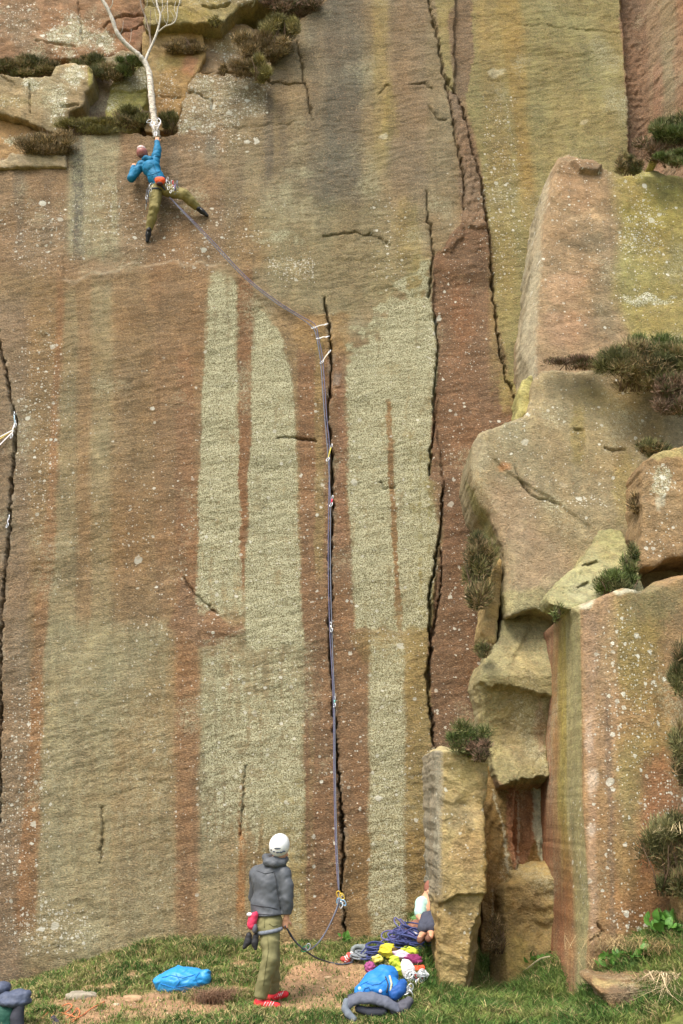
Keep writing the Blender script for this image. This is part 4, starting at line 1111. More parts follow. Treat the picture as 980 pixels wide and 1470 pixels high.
# ------------------------------------------------------------------ heather
PAL = dict(dark=[(74, 76, 48), (98, 94, 62), (116, 100, 74), (60, 60, 40)], brown=[(104, 88, 64), (84, 74, 52), (128, 110, 80), (72, 66, 44)],
           olive=[(108, 102, 62), (90, 86, 52), (78, 74, 50), (122, 112, 74)], green=[(68, 78, 44), (82, 92, 52), (56, 62, 38), (94, 92, 62)],
           purple=[(92, 74, 62), (76, 66, 50), (112, 90, 74), (60, 62, 38)])
def bush(px, py, rx, ry, Y, pal, label, n=None, up=.6, depth=None, group=None, name='heather_bush'):
    r = np.random.default_rng(int(px * 7 + py))
    c = U(px, py, Y)
    sc = (c - Vector((0, 0, ZC))).length / F * 1.02
    RX, RZ = rx * sc, ry * sc; RY = depth or max(.12, min(RX, RZ) * .9)
    RX *= 1.12; RZ *= 1.15; n = n or int(np.clip(RX * RZ * 105000, 1200, 34000))
    # uneven clumps
    nc = max(12, int(n / 420))
    ca = r.random(nc) * 2 * np.pi; cr = np.sqrt(r.random(nc)) * .82
    cen = np.stack([np.cos(ca) * cr, r.uniform(-.6, .6, nc), np.sin(ca) * cr], 1)
    cs = r.uniform(.26, .50, nc) * min(1, (14 / nc) ** .25)
    k = r.integers(0, nc, n)
    d = r.normal(size=(n, 3)); d /= np.linalg.norm(d, axis=1)[:, None]
    P = cen[k] + d * (cs[k] * r.random(n) ** .55 * np.where(r.random(n) < .07, 1.35, 1))[:, None]
    P[:, 2] = np.maximum(P[:, 2], -.95)
    P = P * np.array([RX, RY, RZ])
    out = d * .6 + r.normal(size=(n, 3)) * .28 + np.array([0, -.15, up]); out /= np.linalg.norm(out, axis=1)[:, None]
    ln = r.uniform(.025, .085, n)  * min(1.3, .6 + RZ * 2)
    sd = np.cross(out, r.normal(size=(n, 3))); sd /= np.linalg.norm(sd, axis=1)[:, None]
    wd = r.uniform(.003, .0065, n)
    a = P - sd * wd[:, None]; b = P + sd * wd[:, None]; t = P + out * ln[:, None]
    V = np.stack([a, b, t], 1).reshape(-1, 3)
    T = np.arange(n * 3).reshape(-1, 3)
    pc = np.array(PAL[pal], float) * 1.18 * 1.12
    cc = pc[(k + r.integers(0, 2, n)) % len(pc)] * r.uniform(.8, 1.2, n)[:, None] + r.normal(size=(nc, 1))[k] * 7
    C = np.repeat(lin(np.clip(cc, 8, 255)), 3, 0)
    root = empty(name, label, 'heather' if name == 'heather_bush' else 'plant', group, loc=c)
    me = mesh_from('foliage', V, None, T, False); set_attr(me, 'Col', C)
    link('foliage', me, M_FOL, root)
    g = Geo()
    for _ in range(int(5 + n / 900)):
        x0 = r.uniform(-.5, .5) * RX; x1 = x0 + r.uniform(-.5, .5) * RX; z1 = r.uniform(0, .95) * RZ * math.sqrt(max(.05, 1 - (x1 / RX) ** 2))
        y1 = r.uniform(-.6, .3) * RY
        g.tube([(x0, .3 * RY, -.9 * RZ), ((x0 + x1) / 2 + .02, y1 * .5, (z1 - .9 * RZ) / 2), (x1, y1, z1)], [.008, .006, .003], 4)
    link('stems', g.mesh('stems'), plain('heather_stem', (104, 84, 66)), root)
    return root

B_ = bush
HG = 'heather clumps growing on the cliff ledges'
B_(38, 97, 38, 12, 14.7, 'dark', 'long low heather clump at the far left edge, on top of the lichened block', group=HG)
B_(130, 93, 20, 13, 14.8, 'dark', 'dark heather between the lichened block and the small rounded rock', group=HG)
B_(160, 102, 24, 12, 14.7, 'dark', 'dark heather clump hanging over the purplish rock', group=HG)
B_(186, 93, 16, 13, 14.6, 'green', 'greenish heather tuft left of the birch fork', group=HG)
B_(182, 170, 25, 13, 14.5, 'dark', 'dark heather below the mossy yellow block', group=HG)
B_(128, 182, 42, 10, 14.45, 'olive', 'low heather strip on the ledge left of the climber', group=HG)
B_(66, 206, 34, 17, 14.35, 'brown', 'brown heather clump on the ledge at the left, above the thin slab', group=HG)
B_(241, 176, 12, 15, 14.75, 'dark', 'small dark heather tuft right beside the birch base', group=HG)
B_(262, 66, 26, 10, 14.9, 'brown', 'brown heather patch below the black slot', group=HG)
B_(375, 66, 34, 20, 14.5, 'brown', 'large brown heather clump in the gully above the square lichened corner', group=HG)
B_(402, 46, 22, 18, 14.5, 'olive', 'olive heather clump leading up the gully', group=HG)
B_(352, 96, 26, 13, 14.35, 'brown', 'brown heather hanging just over the white spotted lip', group=HG)
B_(374, 98, 13, 16, 14.25, 'olive', 'pale olive heather tuft at the lower end of the gully', group=HG)
B_(418, 6, 36, 16, 14.8, 'purple', 'purplish heather clump at the top edge of the picture', group=HG)
B_(308, 32, 8, 6, 14.7, 'olive', 'tiny olive tuft at the right end of the black slot', group=HG)
B_(320, 101, 5, 6, 14.3, 'brown', 'tiny brown tuft on the white spotted lip', group=HG)
B_(962, 190, 30, 22, 12.6, 'green', 'green heather at the upper right edge', group=HG)
B_(955, 212, 34, 16, 12.7, 'purple', 'reddish brown heather below the upper right green clump', group=HG)
B_(902, 237, 15, 13, 12.5, 'dark', 'small dark heather tuft left of the mossy yellow stones', group=HG)
B_(968, 229, 26, 10, 12.3, 'green', 'green heather mat above the mossy yellow stones', group=HG)
B_(925, 528, 62, 30, 12.0, 'dark', 'biggest dark heather bush spilling over the buttress top', group=HG)
B_(938, 502, 36, 22, 12.2, 'green', 'green crown of heather rising behind the biggest bush', group=HG)
B_(968, 566, 32, 26, 11.8, 'purple', 'purplish heather spilling down at the right edge', group=HG)
B_(822, 520, 32, 10, 12.3, 'purple', 'thin heather strip along the buttress top edge', group=HG)
B_(940, 642, 20, 14, 11.9, 'dark', 'small heather sprig above the square block', group=HG)
B_(912, 722, 7, 14, 11.9, 'brown', 'little brown tuft in the seam beside the square block', group=HG)
B_(884, 836, 30, 16, 11.2, 'green', 'feathery green heather on the ramp left of the long dark gap', group=HG)
B_(905, 812, 12, 22, 11.3, 'green', 'upright heather against the square block', group=HG)
B_(692, 790, 20, 26, 12.5, 'dark', 'upper dark heather growing from the red panel', group=HG)
B_(684, 832, 20, 38, 12.5, 'dark', 'hanging dark heather below it on the red panel', group=HG)
B_(692, 932, 10, 11, 12.35, 'dark', 'small heather tuft under the ochre flake', group=HG)
B_(672, 1062, 26, 20, 11.15, 'green', 'grey green heather on top of the pillar', group=HG)
B_(688, 1078, 15, 14, 11.05, 'purple', 'purplish heather trailing over the right corner of the pillar top', group=HG)
B_(974, 960, 12, 34, 10.5, 'dark', 'dark heather hanging at the right edge halfway up the arete', group=HG)
B_(976, 1085, 10, 36, 10.5, 'dark', 'narrow dark heather at the right edge of the arete', group=HG)
B_(964, 1232, 34, 44, 10.35, 'dark', 'big dark shadowy heather low on the right of the arete', group=HG)
B_(714, 1342, 12, 22, 12.3, 'brown', 'wispy dead heather in the corner of the niche', group=HG, n=600)
B_(800, 878, 7, 12, 11.2, 'green', 'tiny green sprig at the top of the striped side', group=HG, n=300)

# ------------------------------------------------------------------ leafy plants, dead grass, stick
leaf_mat = plain('bright_leaf', (84, 128, 50), .5, var=.2, scale=20, spec=.4)
def leaf_mesh(n=4):
    g = Geo(); V = []
    for i in range(n + 1):
        t = i / n; wdt = .034 * math.sin(math.pi * min(1, t * .92 + .08)) ; z = .13 * t * (1 - .25 * t); y = .06 * t * t
        V += [(-wdt, y, z), (0, y + .006, z - .006), (wdt, y, z)]
    Q = []
    for i in range(n):
        for j in range(2): Q.append((i * 3 + j, i * 3 + j + 1, i * 3 + j + 4, i * 3 + j + 3))
    g.add(V, Q); m = g.mesh('leaf'); m.materials.append(leaf_mat); return m
LM = leaf_mesh()
def leafy(px, py, rx, n, Y, label, s=1.0):
    c = ground_hit(px, py + 6) + Vector((0, -.03, .05)) if Y < 12.8 else U(px, py, Y); root = empty('leafy_plant', label, 'plant', loc=c); r = random.Random(int(px))
    sc = (c - Vector((0, 0, ZC))).length / F; R = rx * sc
    for k in range(n):
        o = bpy.data.objects.new('leaf', LM); COL.objects.link(o); o.parent = root
        a = r.uniform(0, 6.28); q = math.sqrt(r.random()) * R
        o.location = (math.cos(a) * q, math.sin(a) * q * .5, r.uniform(-.02, .09) * s)
        o.rotation_euler = (r.uniform(-.9, .9), r.uniform(-1.0, 1.0), r.uniform(0, 6.28)); k_ = r.uniform(.7, 1.35) * s
        o.scale = (k_, k_, k_)
leafy(952, 1336, 24, 46, 10.4, 'bright green broad-leaved plant high on the grass bank by the arete')
leafy(880, 1386, 20, 32, 10.35, 'leafy green plant left of the low tan boulder', .8)
leafy(918, 1376, 12, 16, 10.4, 'small leafy plant just above the low tan boulder', .8)
leafy(776, 1384, 18, 26, 11.3, 'green leafy weed in the grass at the foot of the niche', .8)
leafy(495, 1352, 7, 10, 13.0, 'small green weed growing from the foot of the main crack', .8)
leafy(604, 1320, 9, 16, 12.9, 'weeds against the wall behind the pillar', .9)

straw = attr_material('dead_grass', .8, .15, 20)
def tuft(px, py, rx, n, Y, H, label, droop=0.6, col=(196, 172, 128), on_ground=True, wdt=.006):
    c = ground_hit(px, py) if on_ground else U(px, py, Y)
    r = np.random.default_rng(int(px + py)); sc = (c - Vector((0, 0, ZC))).length / F; R = rx * sc
    root = tag(bpy.data.objects.new('dead_grass_tuft', None), label, 'dead grass'); root.location = c; COL.objects.link(root)
    P = np.stack([r.normal(0, R * .5, n), r.normal(0, R * .25, n), 0 * r.random(n)], 1)
    C = np.array(col, float) * r.uniform(.7, 1.15, n)[:, None]
    V, Q, T, CC = blades(P, H * r.uniform(.5, 1.3, n), np.full(n, wdt), droop * 2, lin(C), 9, .9)
    if droop > .9: V[:, 2] = V[:, 2] * -.6 + .03
    me = mesh_from('blades', V, Q, T, False); set_attr(me, 'Col', CC); link('blades', me, straw, root)
tuft(306, 1440, 22, 900, 0, .16, 'round brown tuft of dead grass beside the blue bag', .5, (150, 120, 96))
tuft(330, 1432, 8, 200, 0, .10, 'small dark brown tuft right of the round dead tuft', .5, (120, 92, 70))
tuft(960, 1400, 26, 260, 9.9, .30, 'pale straggly dead stems hanging over the low boulder', 1.0, (206, 184, 146), False, .007)
tuft(972, 1180, 12, 240, 10.3, .34, 'pale dead grass hanging at the right edge above the dark heather', 1.0, (204, 186, 140), False, .006)
tuft(900, 1362, 50, 320, 10.4, .20, 'straw coloured dead grass along the base of the arete', .9, (190, 166, 120), True, .005)
tuft(872, 1390, 24, 200, 10.3, .18, 'straw coloured dead grass under the leafy plant', .7, (196, 168, 122), True, .005)
tuft(940, 1370, 30, 240, 10.2, .20, 'straw coloured dead grass under the bright broad-leaved plant', .8, (180, 156, 108), True, .005)
g = Geo(); g.tube(spline([ground_hit(738, 1412) + Vector((0, 0, .05)), ground_hit(758, 1404) + Vector((0, 0, .10)), ground_hit(775, 1394) + Vector((0, 0, .12)), ground_hit(790, 1389) + Vector((0, 0, .11))], 6), .009, 5)
tag(link('stick', g.mesh('stick'), plain('dead_wood', (186, 172, 142))), 'pale bent stick lying in the grass below the niche', 'stick')

# stones on the turf
def stone(px, py, w_, h_, col, label, seed, name='stone', cat='stone'):
    c = ground_hit(px, py); sc = (c - Vector((0, 0, ZC))).length / F
    nu, nv = 22, 12
    u = np.linspace(0, 2 * np.pi, nu, endpoint=False); v = np.linspace(-np.pi / 2, np.pi / 2, nv)
    A, B = np.meshgrid(u, v)
    sx = np.sign(np.cos(A)) * np.abs(np.cos(A)) ** .7 * np.cos(B) ** .6; sy = np.sign(np.sin(A)) * np.abs(np.sin(A)) ** .7 * np.cos(B) ** .6; sz = np.sign(np.sin(B)) * np.abs(np.sin(B)) ** .7
    k = 1 + .22 * perlin(sx * 1.8 + seed, sy * 1.8 + sz, 501)
    V = np.stack([sx * w_ * sc * k, sy * w_ * sc * .7 * k, sz * h_ * sc * k], -1).reshape(-1, 3)
    i, j = np.meshgrid(np.arange(nv - 1), np.arange(nu), indexing='ij')
    Q = np.stack([i * nu + j, i * nu + (j + 1) % nu, (i + 1) * nu + (j + 1) % nu, (i + 1) * nu + j], -1).reshape(-1, 4)
    me = mesh_from(name, V, Q); o = link(name, me, plain('stone_%d_%d_%d' % col, col, .9, var=.3, scale=14, bump=.8)); o.location = c
    tag(o, label, cat)
stone(190, 1434, 12, 4, (176, 146, 112), 'flat tan stone below the blue bag', 1)
stone(277, 1464, 10, 4, (186, 160, 116), 'small tan stone at the bottom edge below the dead tuft', 2)
stone(360, 1455, 13, 3, (182, 148, 112), 'flat tan stone left of the red shoe', 3)
stone(118, 1430, 20, 5, (150, 142, 124), 'grey flat stone set in the turf left of the blue bag', 4)
stone(166, 1443, 4, 2, (190, 178, 150), 'tiny pale pebble in the turf near the orange rope', 5)
stone(352, 1428, 6, 2, (180, 156, 120), 'pebble on the earth left of the standing man', 6)
stone(470, 1404, 5, 2, (184, 156, 124), 'pebble on the bare earth path', 7)
stone(245, 1403, 5, 2, (178, 158, 124), 'pebble above the blue bag', 8)

def gravel():
    r = np.random.default_rng(8); n = 1500
    X = r.uniform(-4.6, 3, n); Y = r.uniform(9.6, 13.1, n); Z = G(X, Y); PX, PY = proj(X, Y, Z)
    k = (turf(PX, PY, X, Y) < .45); X, Y, Z = X[k], Y[k], Z[k]; n = len(X)
    u = np.array([(1, 0, 0), (0, 1, 0), (-1, 0, 0), (0, -1, 0), (0, 0, .7), (0, 0, -.7)], float)
    S_ = (.004 + .016 * r.random(n) ** 3)[:, None, None]; a = r.random(n) * 6.28
    V = u[None] * S_ * (1 + .5 * r.normal(size=(n, 6, 1)) * .5)
    V = np.stack([V[..., 0] * np.cos(a)[:, None] - V[..., 1] * np.sin(a)[:, None], V[..., 0] * np.sin(a)[:, None] + V[..., 1] * np.cos(a)[:, None], V[..., 2]], -1) + np.stack([X, Y, Z + .003], 1)[:, None]
    T = np.array([(0, 1, 4), (1, 2, 4), (2, 3, 4), (3, 0, 4), (1, 0, 5), (2, 1, 5), (3, 2, 5), (0, 3, 5)])
    T = (np.arange(n)[:, None, None] * 6 + T).reshape(-1, 3)
    C = np.array([(190, 160, 126), (150, 126, 98), (206, 186, 156), (128, 112, 92)], float)[r.integers(0, 4, n)]
    me = mesh_from('gravel', V.reshape(-1, 3), None, T, False); set_attr(me, 'Col', lin(np.repeat(C, 6, 0)))
    tag(link('gravel', me, M_GROUND), 'small pebbles and crumbs scattered over the bare earth', 'gravel', kind='stuff')
gravel()

# ------------------------------------------------------------------ birch
YB = 14.5
bark = bpy.data.materials.new('birch_bark'); bark.use_nodes = True
t_ = bark.node_tree; b_ = t_.nodes['Principled BSDF']; b_.inputs['Roughness'].default_value = .8
tc = node(t_, 'ShaderNodeTexCoord'); mp = node(t_, 'ShaderNodeMapping'); mp.inputs['Scale'].default_value = (6, 6, 26); t_.links.new(tc.outputs['Object'], mp.inputs[0])
nz = node(t_, 'ShaderNodeTexNoise'); nz.inputs['Scale'].default_value = 2.2; nz.inputs['Detail'].default_value = 4; t_.links.new(mp.outputs[0], nz.inputs[0])
cr = node(t_, 'ShaderNodeValToRGB'); t_.links.new(nz.outputs[0], cr.inputs[0])
cr.color_ramp.elements[0].position = .36; cr.color_ramp.elements[0].color = tuple(lin((110, 98, 84))) + (1,)
cr.color_ramp.elements[1].position = .52; cr.color_ramp.elements[1].color = tuple(lin((218, 208, 190))) + (1,)
t_.links.new(cr.outputs[0], b_.inputs['Base Color'])
bark2 = plain('birch_limb', (188, 182, 168), .8, var=.35, scale=30)
bark3 = plain('birch_twig_dark', (120, 106, 90), .8, var=.2)
tr = empty('birch_tree', 'bare silver birch growing from the ledge above the climber', 'tree', loc=U(223, 192, YB))
inv = Vector(tr.location)
def limb(name, pts, w0, w1, mat, yy=None, par=tr):
    P = [U(px, py, YB + (dy if True else 0)) - inv for px, py, dy in pts]
    sp = spline(P, 7); g = Geo()
    sc = 1 / 83.
    rr = np.linspace(w0 * sc / 2, w1 * sc / 2, len(sp)) * (1 + .08 * np.random.RandomState(len(sp)).randn(len(sp)))
    g.tube(sp, rr, 8); o = link(name, g.mesh(name), mat, par); return o
limb('trunk', [(225, 198, .05), (223, 185, 0), (219, 155, -.03), (216, 125, -.05), (214, 104, -.05)], 11, 8.5, bark)
limb('trunk', [(215, 108, -.05), (211, 96, -.05), (206, 86, -.05)], 8.6, 8, bark2)
l1 = limb('branch', [(208, 90, -.05), (199, 79, -.1), (186, 68, -.15), (175, 57, -.2), (167, 45, -.25), (161, 28, -.3), (153, 10, -.35), (142, -6, -.4), (120, -30, -.5)], 7.5, 4.5, bark2)
limb('branch', [(208, 88, -.05), (213, 75, 0), (219, 62, .02), (224, 50, .02), (228, 36, .02), (230, 22, 0), (226, 10, 0), (224, -8, 0), (226, -40, 0)], 4.2, 2.5, bark2)
limb('branch', [(213, 78, 0), (216, 60, .1), (213, 42, .12), (209, 26, .15), (203, 10, .15), (200, -12, .2), (196, -40, .2)], 2.8, 2, bark3)
limb('branch', [(227, 46, .02), (237, 38, -.05), (248, 34, -.1), (253, 26, -.12), (255, 12, -.15), (258, 0, -.2), (256, -30, -.2)], 2.4, 1.5, bark2)
limb('twig', [(216, 60, .1), (215, 40, .1), (216, 15, .1)], 1.6, 1, bark3)
limb('twig', [(238, 38, -.05), (241, 26, -.1), (240, 8, -.1), (242, -12, -.1)], 1.0, .8, bark2)
limb('twig', [(156, 14, -.35), (161, 6, -.4), (162, -8, -.45)], 1.6, 1.1, bark2)
limb('twig', [(229, 24, 0), (233, 12, 0), (232, -6, 0)], 1.0, .8, bark2)
limb('twig', [(254, 22, -.12), (250, 14, -.12), (252, 2, -.12)], .9, .7, bark2)
for k_ in range(14):
    rr_ = random.Random(k_); bx, by = [(170, 50), (160, 26), (228, 36), (226, 12), (252, 30), (255, 10), (213, 44), (205, 14), (240, 36), (182, 64), (154, 8), (230, 20), (219, 60), (246, 34)][k_]
    sx_ = rr_.choice((-1, 1)); limb('twig', [(bx, by, -.05), (bx + sx_ * rr_.uniform(3, 6), by - rr_.uniform(5, 9), -.08), (bx + sx_ * rr_.uniform(5, 12), by - rr_.uniform(14, 26), -.1)], .8, .4, bark2)
limb('twig', [(217, 160, -.03), (206, 160, 0), (200, 150, 0)], .8, .6, bark3)

# ------------------------------------------------------------------ smooth solids from distance fields
def surface_nets(D, org, h):
    s = D < 0
    nx, ny, nz = D.shape
    c8 = [s[i:nx - 1 + i, j:ny - 1 + j, k:nz - 1 + k] for i in (0, 1) for j in (0, 1) for k in (0, 1)]
    tot = sum(c.astype(np.int8) for c in c8)
    act = (tot > 0) & (tot < 8)
    idx = -np.ones(act.shape, np.int64); I = np.argwhere(act); idx[act] = np.arange(len(I))
    acc = np.zeros((len(I), 3)); cnt = np.zeros(len(I))
    i, j, k = I.T
    off = [(a, b, c) for a in (0, 1) for b in (0, 1) for c in (0, 1)]
    for a in off:
        for ax in range(3):
            if a[ax] == 1: continue
            b = list(a); b[ax] = 1
            va = D[i + a[0], j + a[1], k + a[2]]; vb = D[i + b[0], j + b[1], k + b[2]]
            m = (va < 0) != (vb < 0)
            t = np.where(m, va / (va - vb + 1e-12), 0)
            p = np.array(a, float)[None] + 0 * acc; p[:, ax] += t
            acc[m] += p[m]; cnt[m] += 1
    V = (I + acc / cnt[:, None]) * h + org
    Q = []
    for ax in range(3):
        o1, o2 = [(1, 2), (2, 0), (0, 1)][ax]
        sl = [slice(1, -1)] * 3; sl[ax] = slice(0, D.shape[ax] - 1)
        a = s[tuple(sl)]; sl2 = list(sl); sl2[ax] = slice(1, D.shape[ax]); b = s[tuple(sl2)]
        E = np.argwhere(a != b); fl = a[a != b]
        E = E + np.array([0 if q == ax else 1 for q in range(3)])
        d1 = np.zeros(3, int); d1[o1] = 1; d2 = np.zeros(3, int); d2[o2] = 1
        q = [idx[tuple((E - u).T)] for u in (0 * d1, d1, d1 + d2, d2)]
        q = np.stack(q, 1)
        q[~fl] = q[~fl][:, ::-1]
        Q.append(q)
    Q = np.concatenate(Q); Q = Q[(Q >= 0).all(1)]
    return V, Q[:, ::-1]

class Field:
    """smooth union of tapered capsules and ellipsoids"""
    def __init__(s, h=.012): s.p = []; s.h = h; s.cuts = []; s.nz = 0; s.nf = 20
    def cap(s, a, b, ra, rb=None, k=.03): s.p.append(('c', np.array(a[:]), np.array(b[:]), ra, ra if rb is None else rb, k)); return s
    def chain(s, pts, rs, k=.03):
        for i in range(len(pts) - 1): s.cap(pts[i], pts[i + 1], rs[i], rs[i + 1], k)
        return s
    def ell(s, c, r, rot=None, k=.03):
        s.p.append(('e', np.array(c[:]), np.array(r, float), np.array(rot) if rot is not None else None, 0, k)); return s
    def cut(s, p, n): s.cuts.append((np.array(p[:]), np.array(Vector(n).normalized()[:]))); return s
    def noise(s, amp, f, aniso=(1, 1, 1)): s.nz, s.nf, s.an = amp, f, aniso; return s
    def build(s, name, mat, parent=None, org=None):
        lo = np.full(3, 1e9); hi = -lo
        for q in s.p:
            if q[0] == 'c': pts = [(q[1], q[3]), (q[2], q[4])]
            else: pts = [(q[1], q[2].max())]
            for c, r in pts: lo = np.minimum(lo, c - r); hi = np.maximum(hi, c + r)
        lo -= 4 * s.h + s.nz; hi += 4 * s.h + s.nz
        n = np.ceil((hi - lo) / s.h).astype(int) + 1
        ax = [lo[i] + np.arange(n[i]) * s.h for i in range(3)]
        D = np.full(n, 1.0)
        for q in s.p:
            R = (max(q[3], q[4]) if q[0] == 'c' else q[2].max()) + 3 * s.h + q[5] * 1.5
            a = np.minimum(q[1], q[2]) if q[0] == 'c' else q[1]; b = np.maximum(q[1], q[2]) if q[0] == 'c' else q[1]
            sl = tuple(slice(max(0, int((a[i] - R - lo[i]) / s.h)), min(n[i], int((b[i] + R - lo[i]) / s.h) + 2)) for i in range(3))
            X, Y, Z = np.meshgrid(ax[0][sl[0]], ax[1][sl[1]], ax[2][sl[2]], indexing='ij')
            P = np.stack([X, Y, Z], -1)
            if q[0] == 'c':
                ab = q[2] - q[1]; t = np.clip(((P - q[1]) @ ab) / (ab @ ab + 1e-12), 0, 1)
                d = np.linalg.norm(P - q[1] - t[..., None] * ab, axis=-1) - (q[3] + (q[4] - q[3]) * t)
            else:
                L = P - q[1]
                if q[3] is not None: L = L @ q[3]
                k0 = np.linalg.norm(L / q[2], axis=-1); k1 = np.linalg.norm(L / q[2] ** 2, axis=-1)
                d = k0 * (k0 - 1) / (k1 + 1e-9)
            o = D[sl]; k = q[5]
            hh = np.clip(.5 + .5 * (o - d) / k, 0, 1)
            D[sl] = o * (1 - hh) + d * hh - k * hh * (1 - hh)
        if s.nz or s.cuts:
            X, Y, Z = np.meshgrid(*ax, indexing='ij')
            if s.nz:
                near = np.abs(D) < s.nz * 3 + 2 * s.h
                x, y, z = X[near] * s.nf * s.an[0], Y[near] * s.nf * s.an[1], Z[near] * s.nf * s.an[2]
                v1 = perlin(x * .9 + .6 * y, z * 1.3 + .8 * y + .5 * x, 601); v2 = perlin(x * 2.3 - y, z * 2.6 + y - x, 602)
                D[near] += s.nz * (.9 * (np.abs(v1) - .25) * 1.3 + .7 * (np.abs(v2) - .2) + .35 * v2)
            for p, nn in s.cuts:
                D = np.maximum(D, (X - p[0]) * nn[0] + (Y - p[1]) * nn[1] + (Z - p[2]) * nn[2])
        V, Q = surface_nets(D, lo, s.h)
        o3 = np.array(org[:]) if org is not None else np.zeros(3)
        me = mesh_from(name, V - o3, Q)
        return link(name, me, mat, parent)

from mathutils.bvhtree import BVHTree
def surf(objs, px, py, lift=.006):
    """point on the skin of the given things as seen along a line of sight"""
    o0 = Vector((0, 0, ZC)); d = (U(px, py, 10.) - o0).normalized(); best = None
    for o in objs:
        key = o.name
        if key not in _bv:
            off = o.matrix_basis.translation.copy(); p = o.parent
            while p is not None: off += p.matrix_basis.translation; p = p.parent
            _bv[key] = (BVHTree.FromPolygons([v.co.copy() for v in o.data.vertices], [tuple(f.vertices) for f in o.data.polygons]), off)
        bv, off = _bv[key]; h = bv.ray_cast(o0 - off, d)
        if h[0] is not None and (best is None or h[3] < best[1]): best = (h[0] + off - d * lift, h[3])
    return best[0] if best else None
_bv = {}
def line_on(objs, pts, r, mat, parent, name, n=6, origin=None, lift=.003):
    P = []
    for i in range(len(pts) - 1):
        for k in range(n):
            t = k / n; q = surf(objs, pts[i][0] + (pts[i + 1][0] - pts[i][0]) * t, pts[i][1] + (pts[i + 1][1] - pts[i][1]) * t, lift)
            if q is not None: P.append(q - origin)
    q = surf(objs, pts[-1][0], pts[-1][1], lift)
    if q is not None: P.append(q - origin)
    if len(P) < 2: return None
    g = Geo(); g.tube(P, r, 6); return link(name, g.mesh(name), mat, parent)

SKIN = plain('skin', (206, 156, 124), .6, var=.05, bump=.05)
def hand(Fd, wrist, direction, palmn, s=1.0, curl=.5, thumb_side=1):
    """palm plus four fingers and a thumb into a field"""
    w_ = Vector(wrist); d = Vector(direction).normalized(); nrm = Vector(palmn); nrm = (nrm - d * nrm.dot(d)).normalized(); sd = d.cross(nrm)
    c = w_ + d * .05 * s
    for q in (-1.5, -.5, .5, 1.5):
        Fd.cap(w_ + sd * q * .012 * s, w_ + d * .085 * s + sd * q * .019 * s, .014 * s, .012 * s, .012)
    for q, ln in ((-1.5, .062), (-.5, .078), (.5, .074), (1.5, .058)):
        p = w_ + d * .085 * s + sd * q * .020 * s; a = 0.; pr = p
        for seg, rr in ((.45, .0095), (.32, .009), (.23, .008)):
            a += curl * (.9 if seg > .4 else 1.1)
            nx_ = pr + (d * math.cos(a) + nrm * math.sin(a)) * ln * seg * s
            Fd.cap(pr, nx_, rr * s, rr * .92 * s, .004); pr = nx_
    p = w_ + d * .02 * s + sd * thumb_side * .025 * s; m = p + (d * .6 + sd * thumb_side * .8 + nrm * .4).normalized() * .04 * s
    e = m + (d * .9 + sd * thumb_side * .1 + nrm * .6).normalized() * .035 * s
    Fd.cap(p, m, .014 * s, .011 * s, .01); Fd.cap(m, e, .0105 * s, .009 * s, .004)

def carabiner(c, size, mat, parent, rot=0., name='carabiner', tilt=0., rad=.0045):
    g = Geo(); pts = []
    for k in range(14):
        a = k / 14 * 2 * math.pi
        x = math.cos(a) * size * .30 * (1 + .22 * math.sin(a)); z = math.sin(a) * size * .5
        pts.append(Matrix.Rotation(rot, 3, 'Y') @ Matrix.Rotation(tilt, 3, 'Z') @ Vector((x, 0, z)) + Vector(c))
    g.tube(pts, rad, 5, True)
    return link(name, g.mesh(name), mat, parent)
def strap(pts, wdt, th, mat, parent, name='strap', n=6, nrm=(0, -1, 0)):
    sp = spline(pts, n); g = Geo(); V = []; nn = Vector(nrm).normalized()
    for i, p in enumerate(sp):
        t = (sp[min(i + 1, len(sp) - 1)] - sp[max(i - 1, 0)]).normalized(); s_ = t.cross(nn)
        s_ = s_.normalized() if s_.length > 1e-4 else Vector((1, 0, 0)); m = s_.cross(t)
        for a, b in ((-1, -1), (1, -1), (1, 1), (-1, 1)): V.append(p + s_ * a * wdt / 2 + m * b * th / 2)
    Q = [(0, 3, 2, 1)]
    for i in range(len(sp) - 1):
        for k in range(4): Q.append((i * 4 + k, i * 4 + (k + 1) % 4, i * 4 + 4 + (k + 1) % 4, i * 4 + 4 + k))
    e = (len(sp) - 1) * 4; Q.append((e, e + 1, e + 2, e + 3))
    g.add([list(v) for v in V], Q); return link(name, g.mesh(name, False), mat, parent)

ALU = plain('alloy', (214, 218, 220), .35, .6, .05, bump=0)
OLIVE = plain('olive_trousers', (124, 120, 82), .85, var=.12, scale=14, bump=.5)
OLIVE2 = plain('khaki_trousers', (130, 120, 74), .85, var=.14, scale=14, bump=.5)
BLACK = plain('black_rubber', (44, 44, 46), .6)
GREYW = plain('grey_webbing', (112, 118, 126), .8)

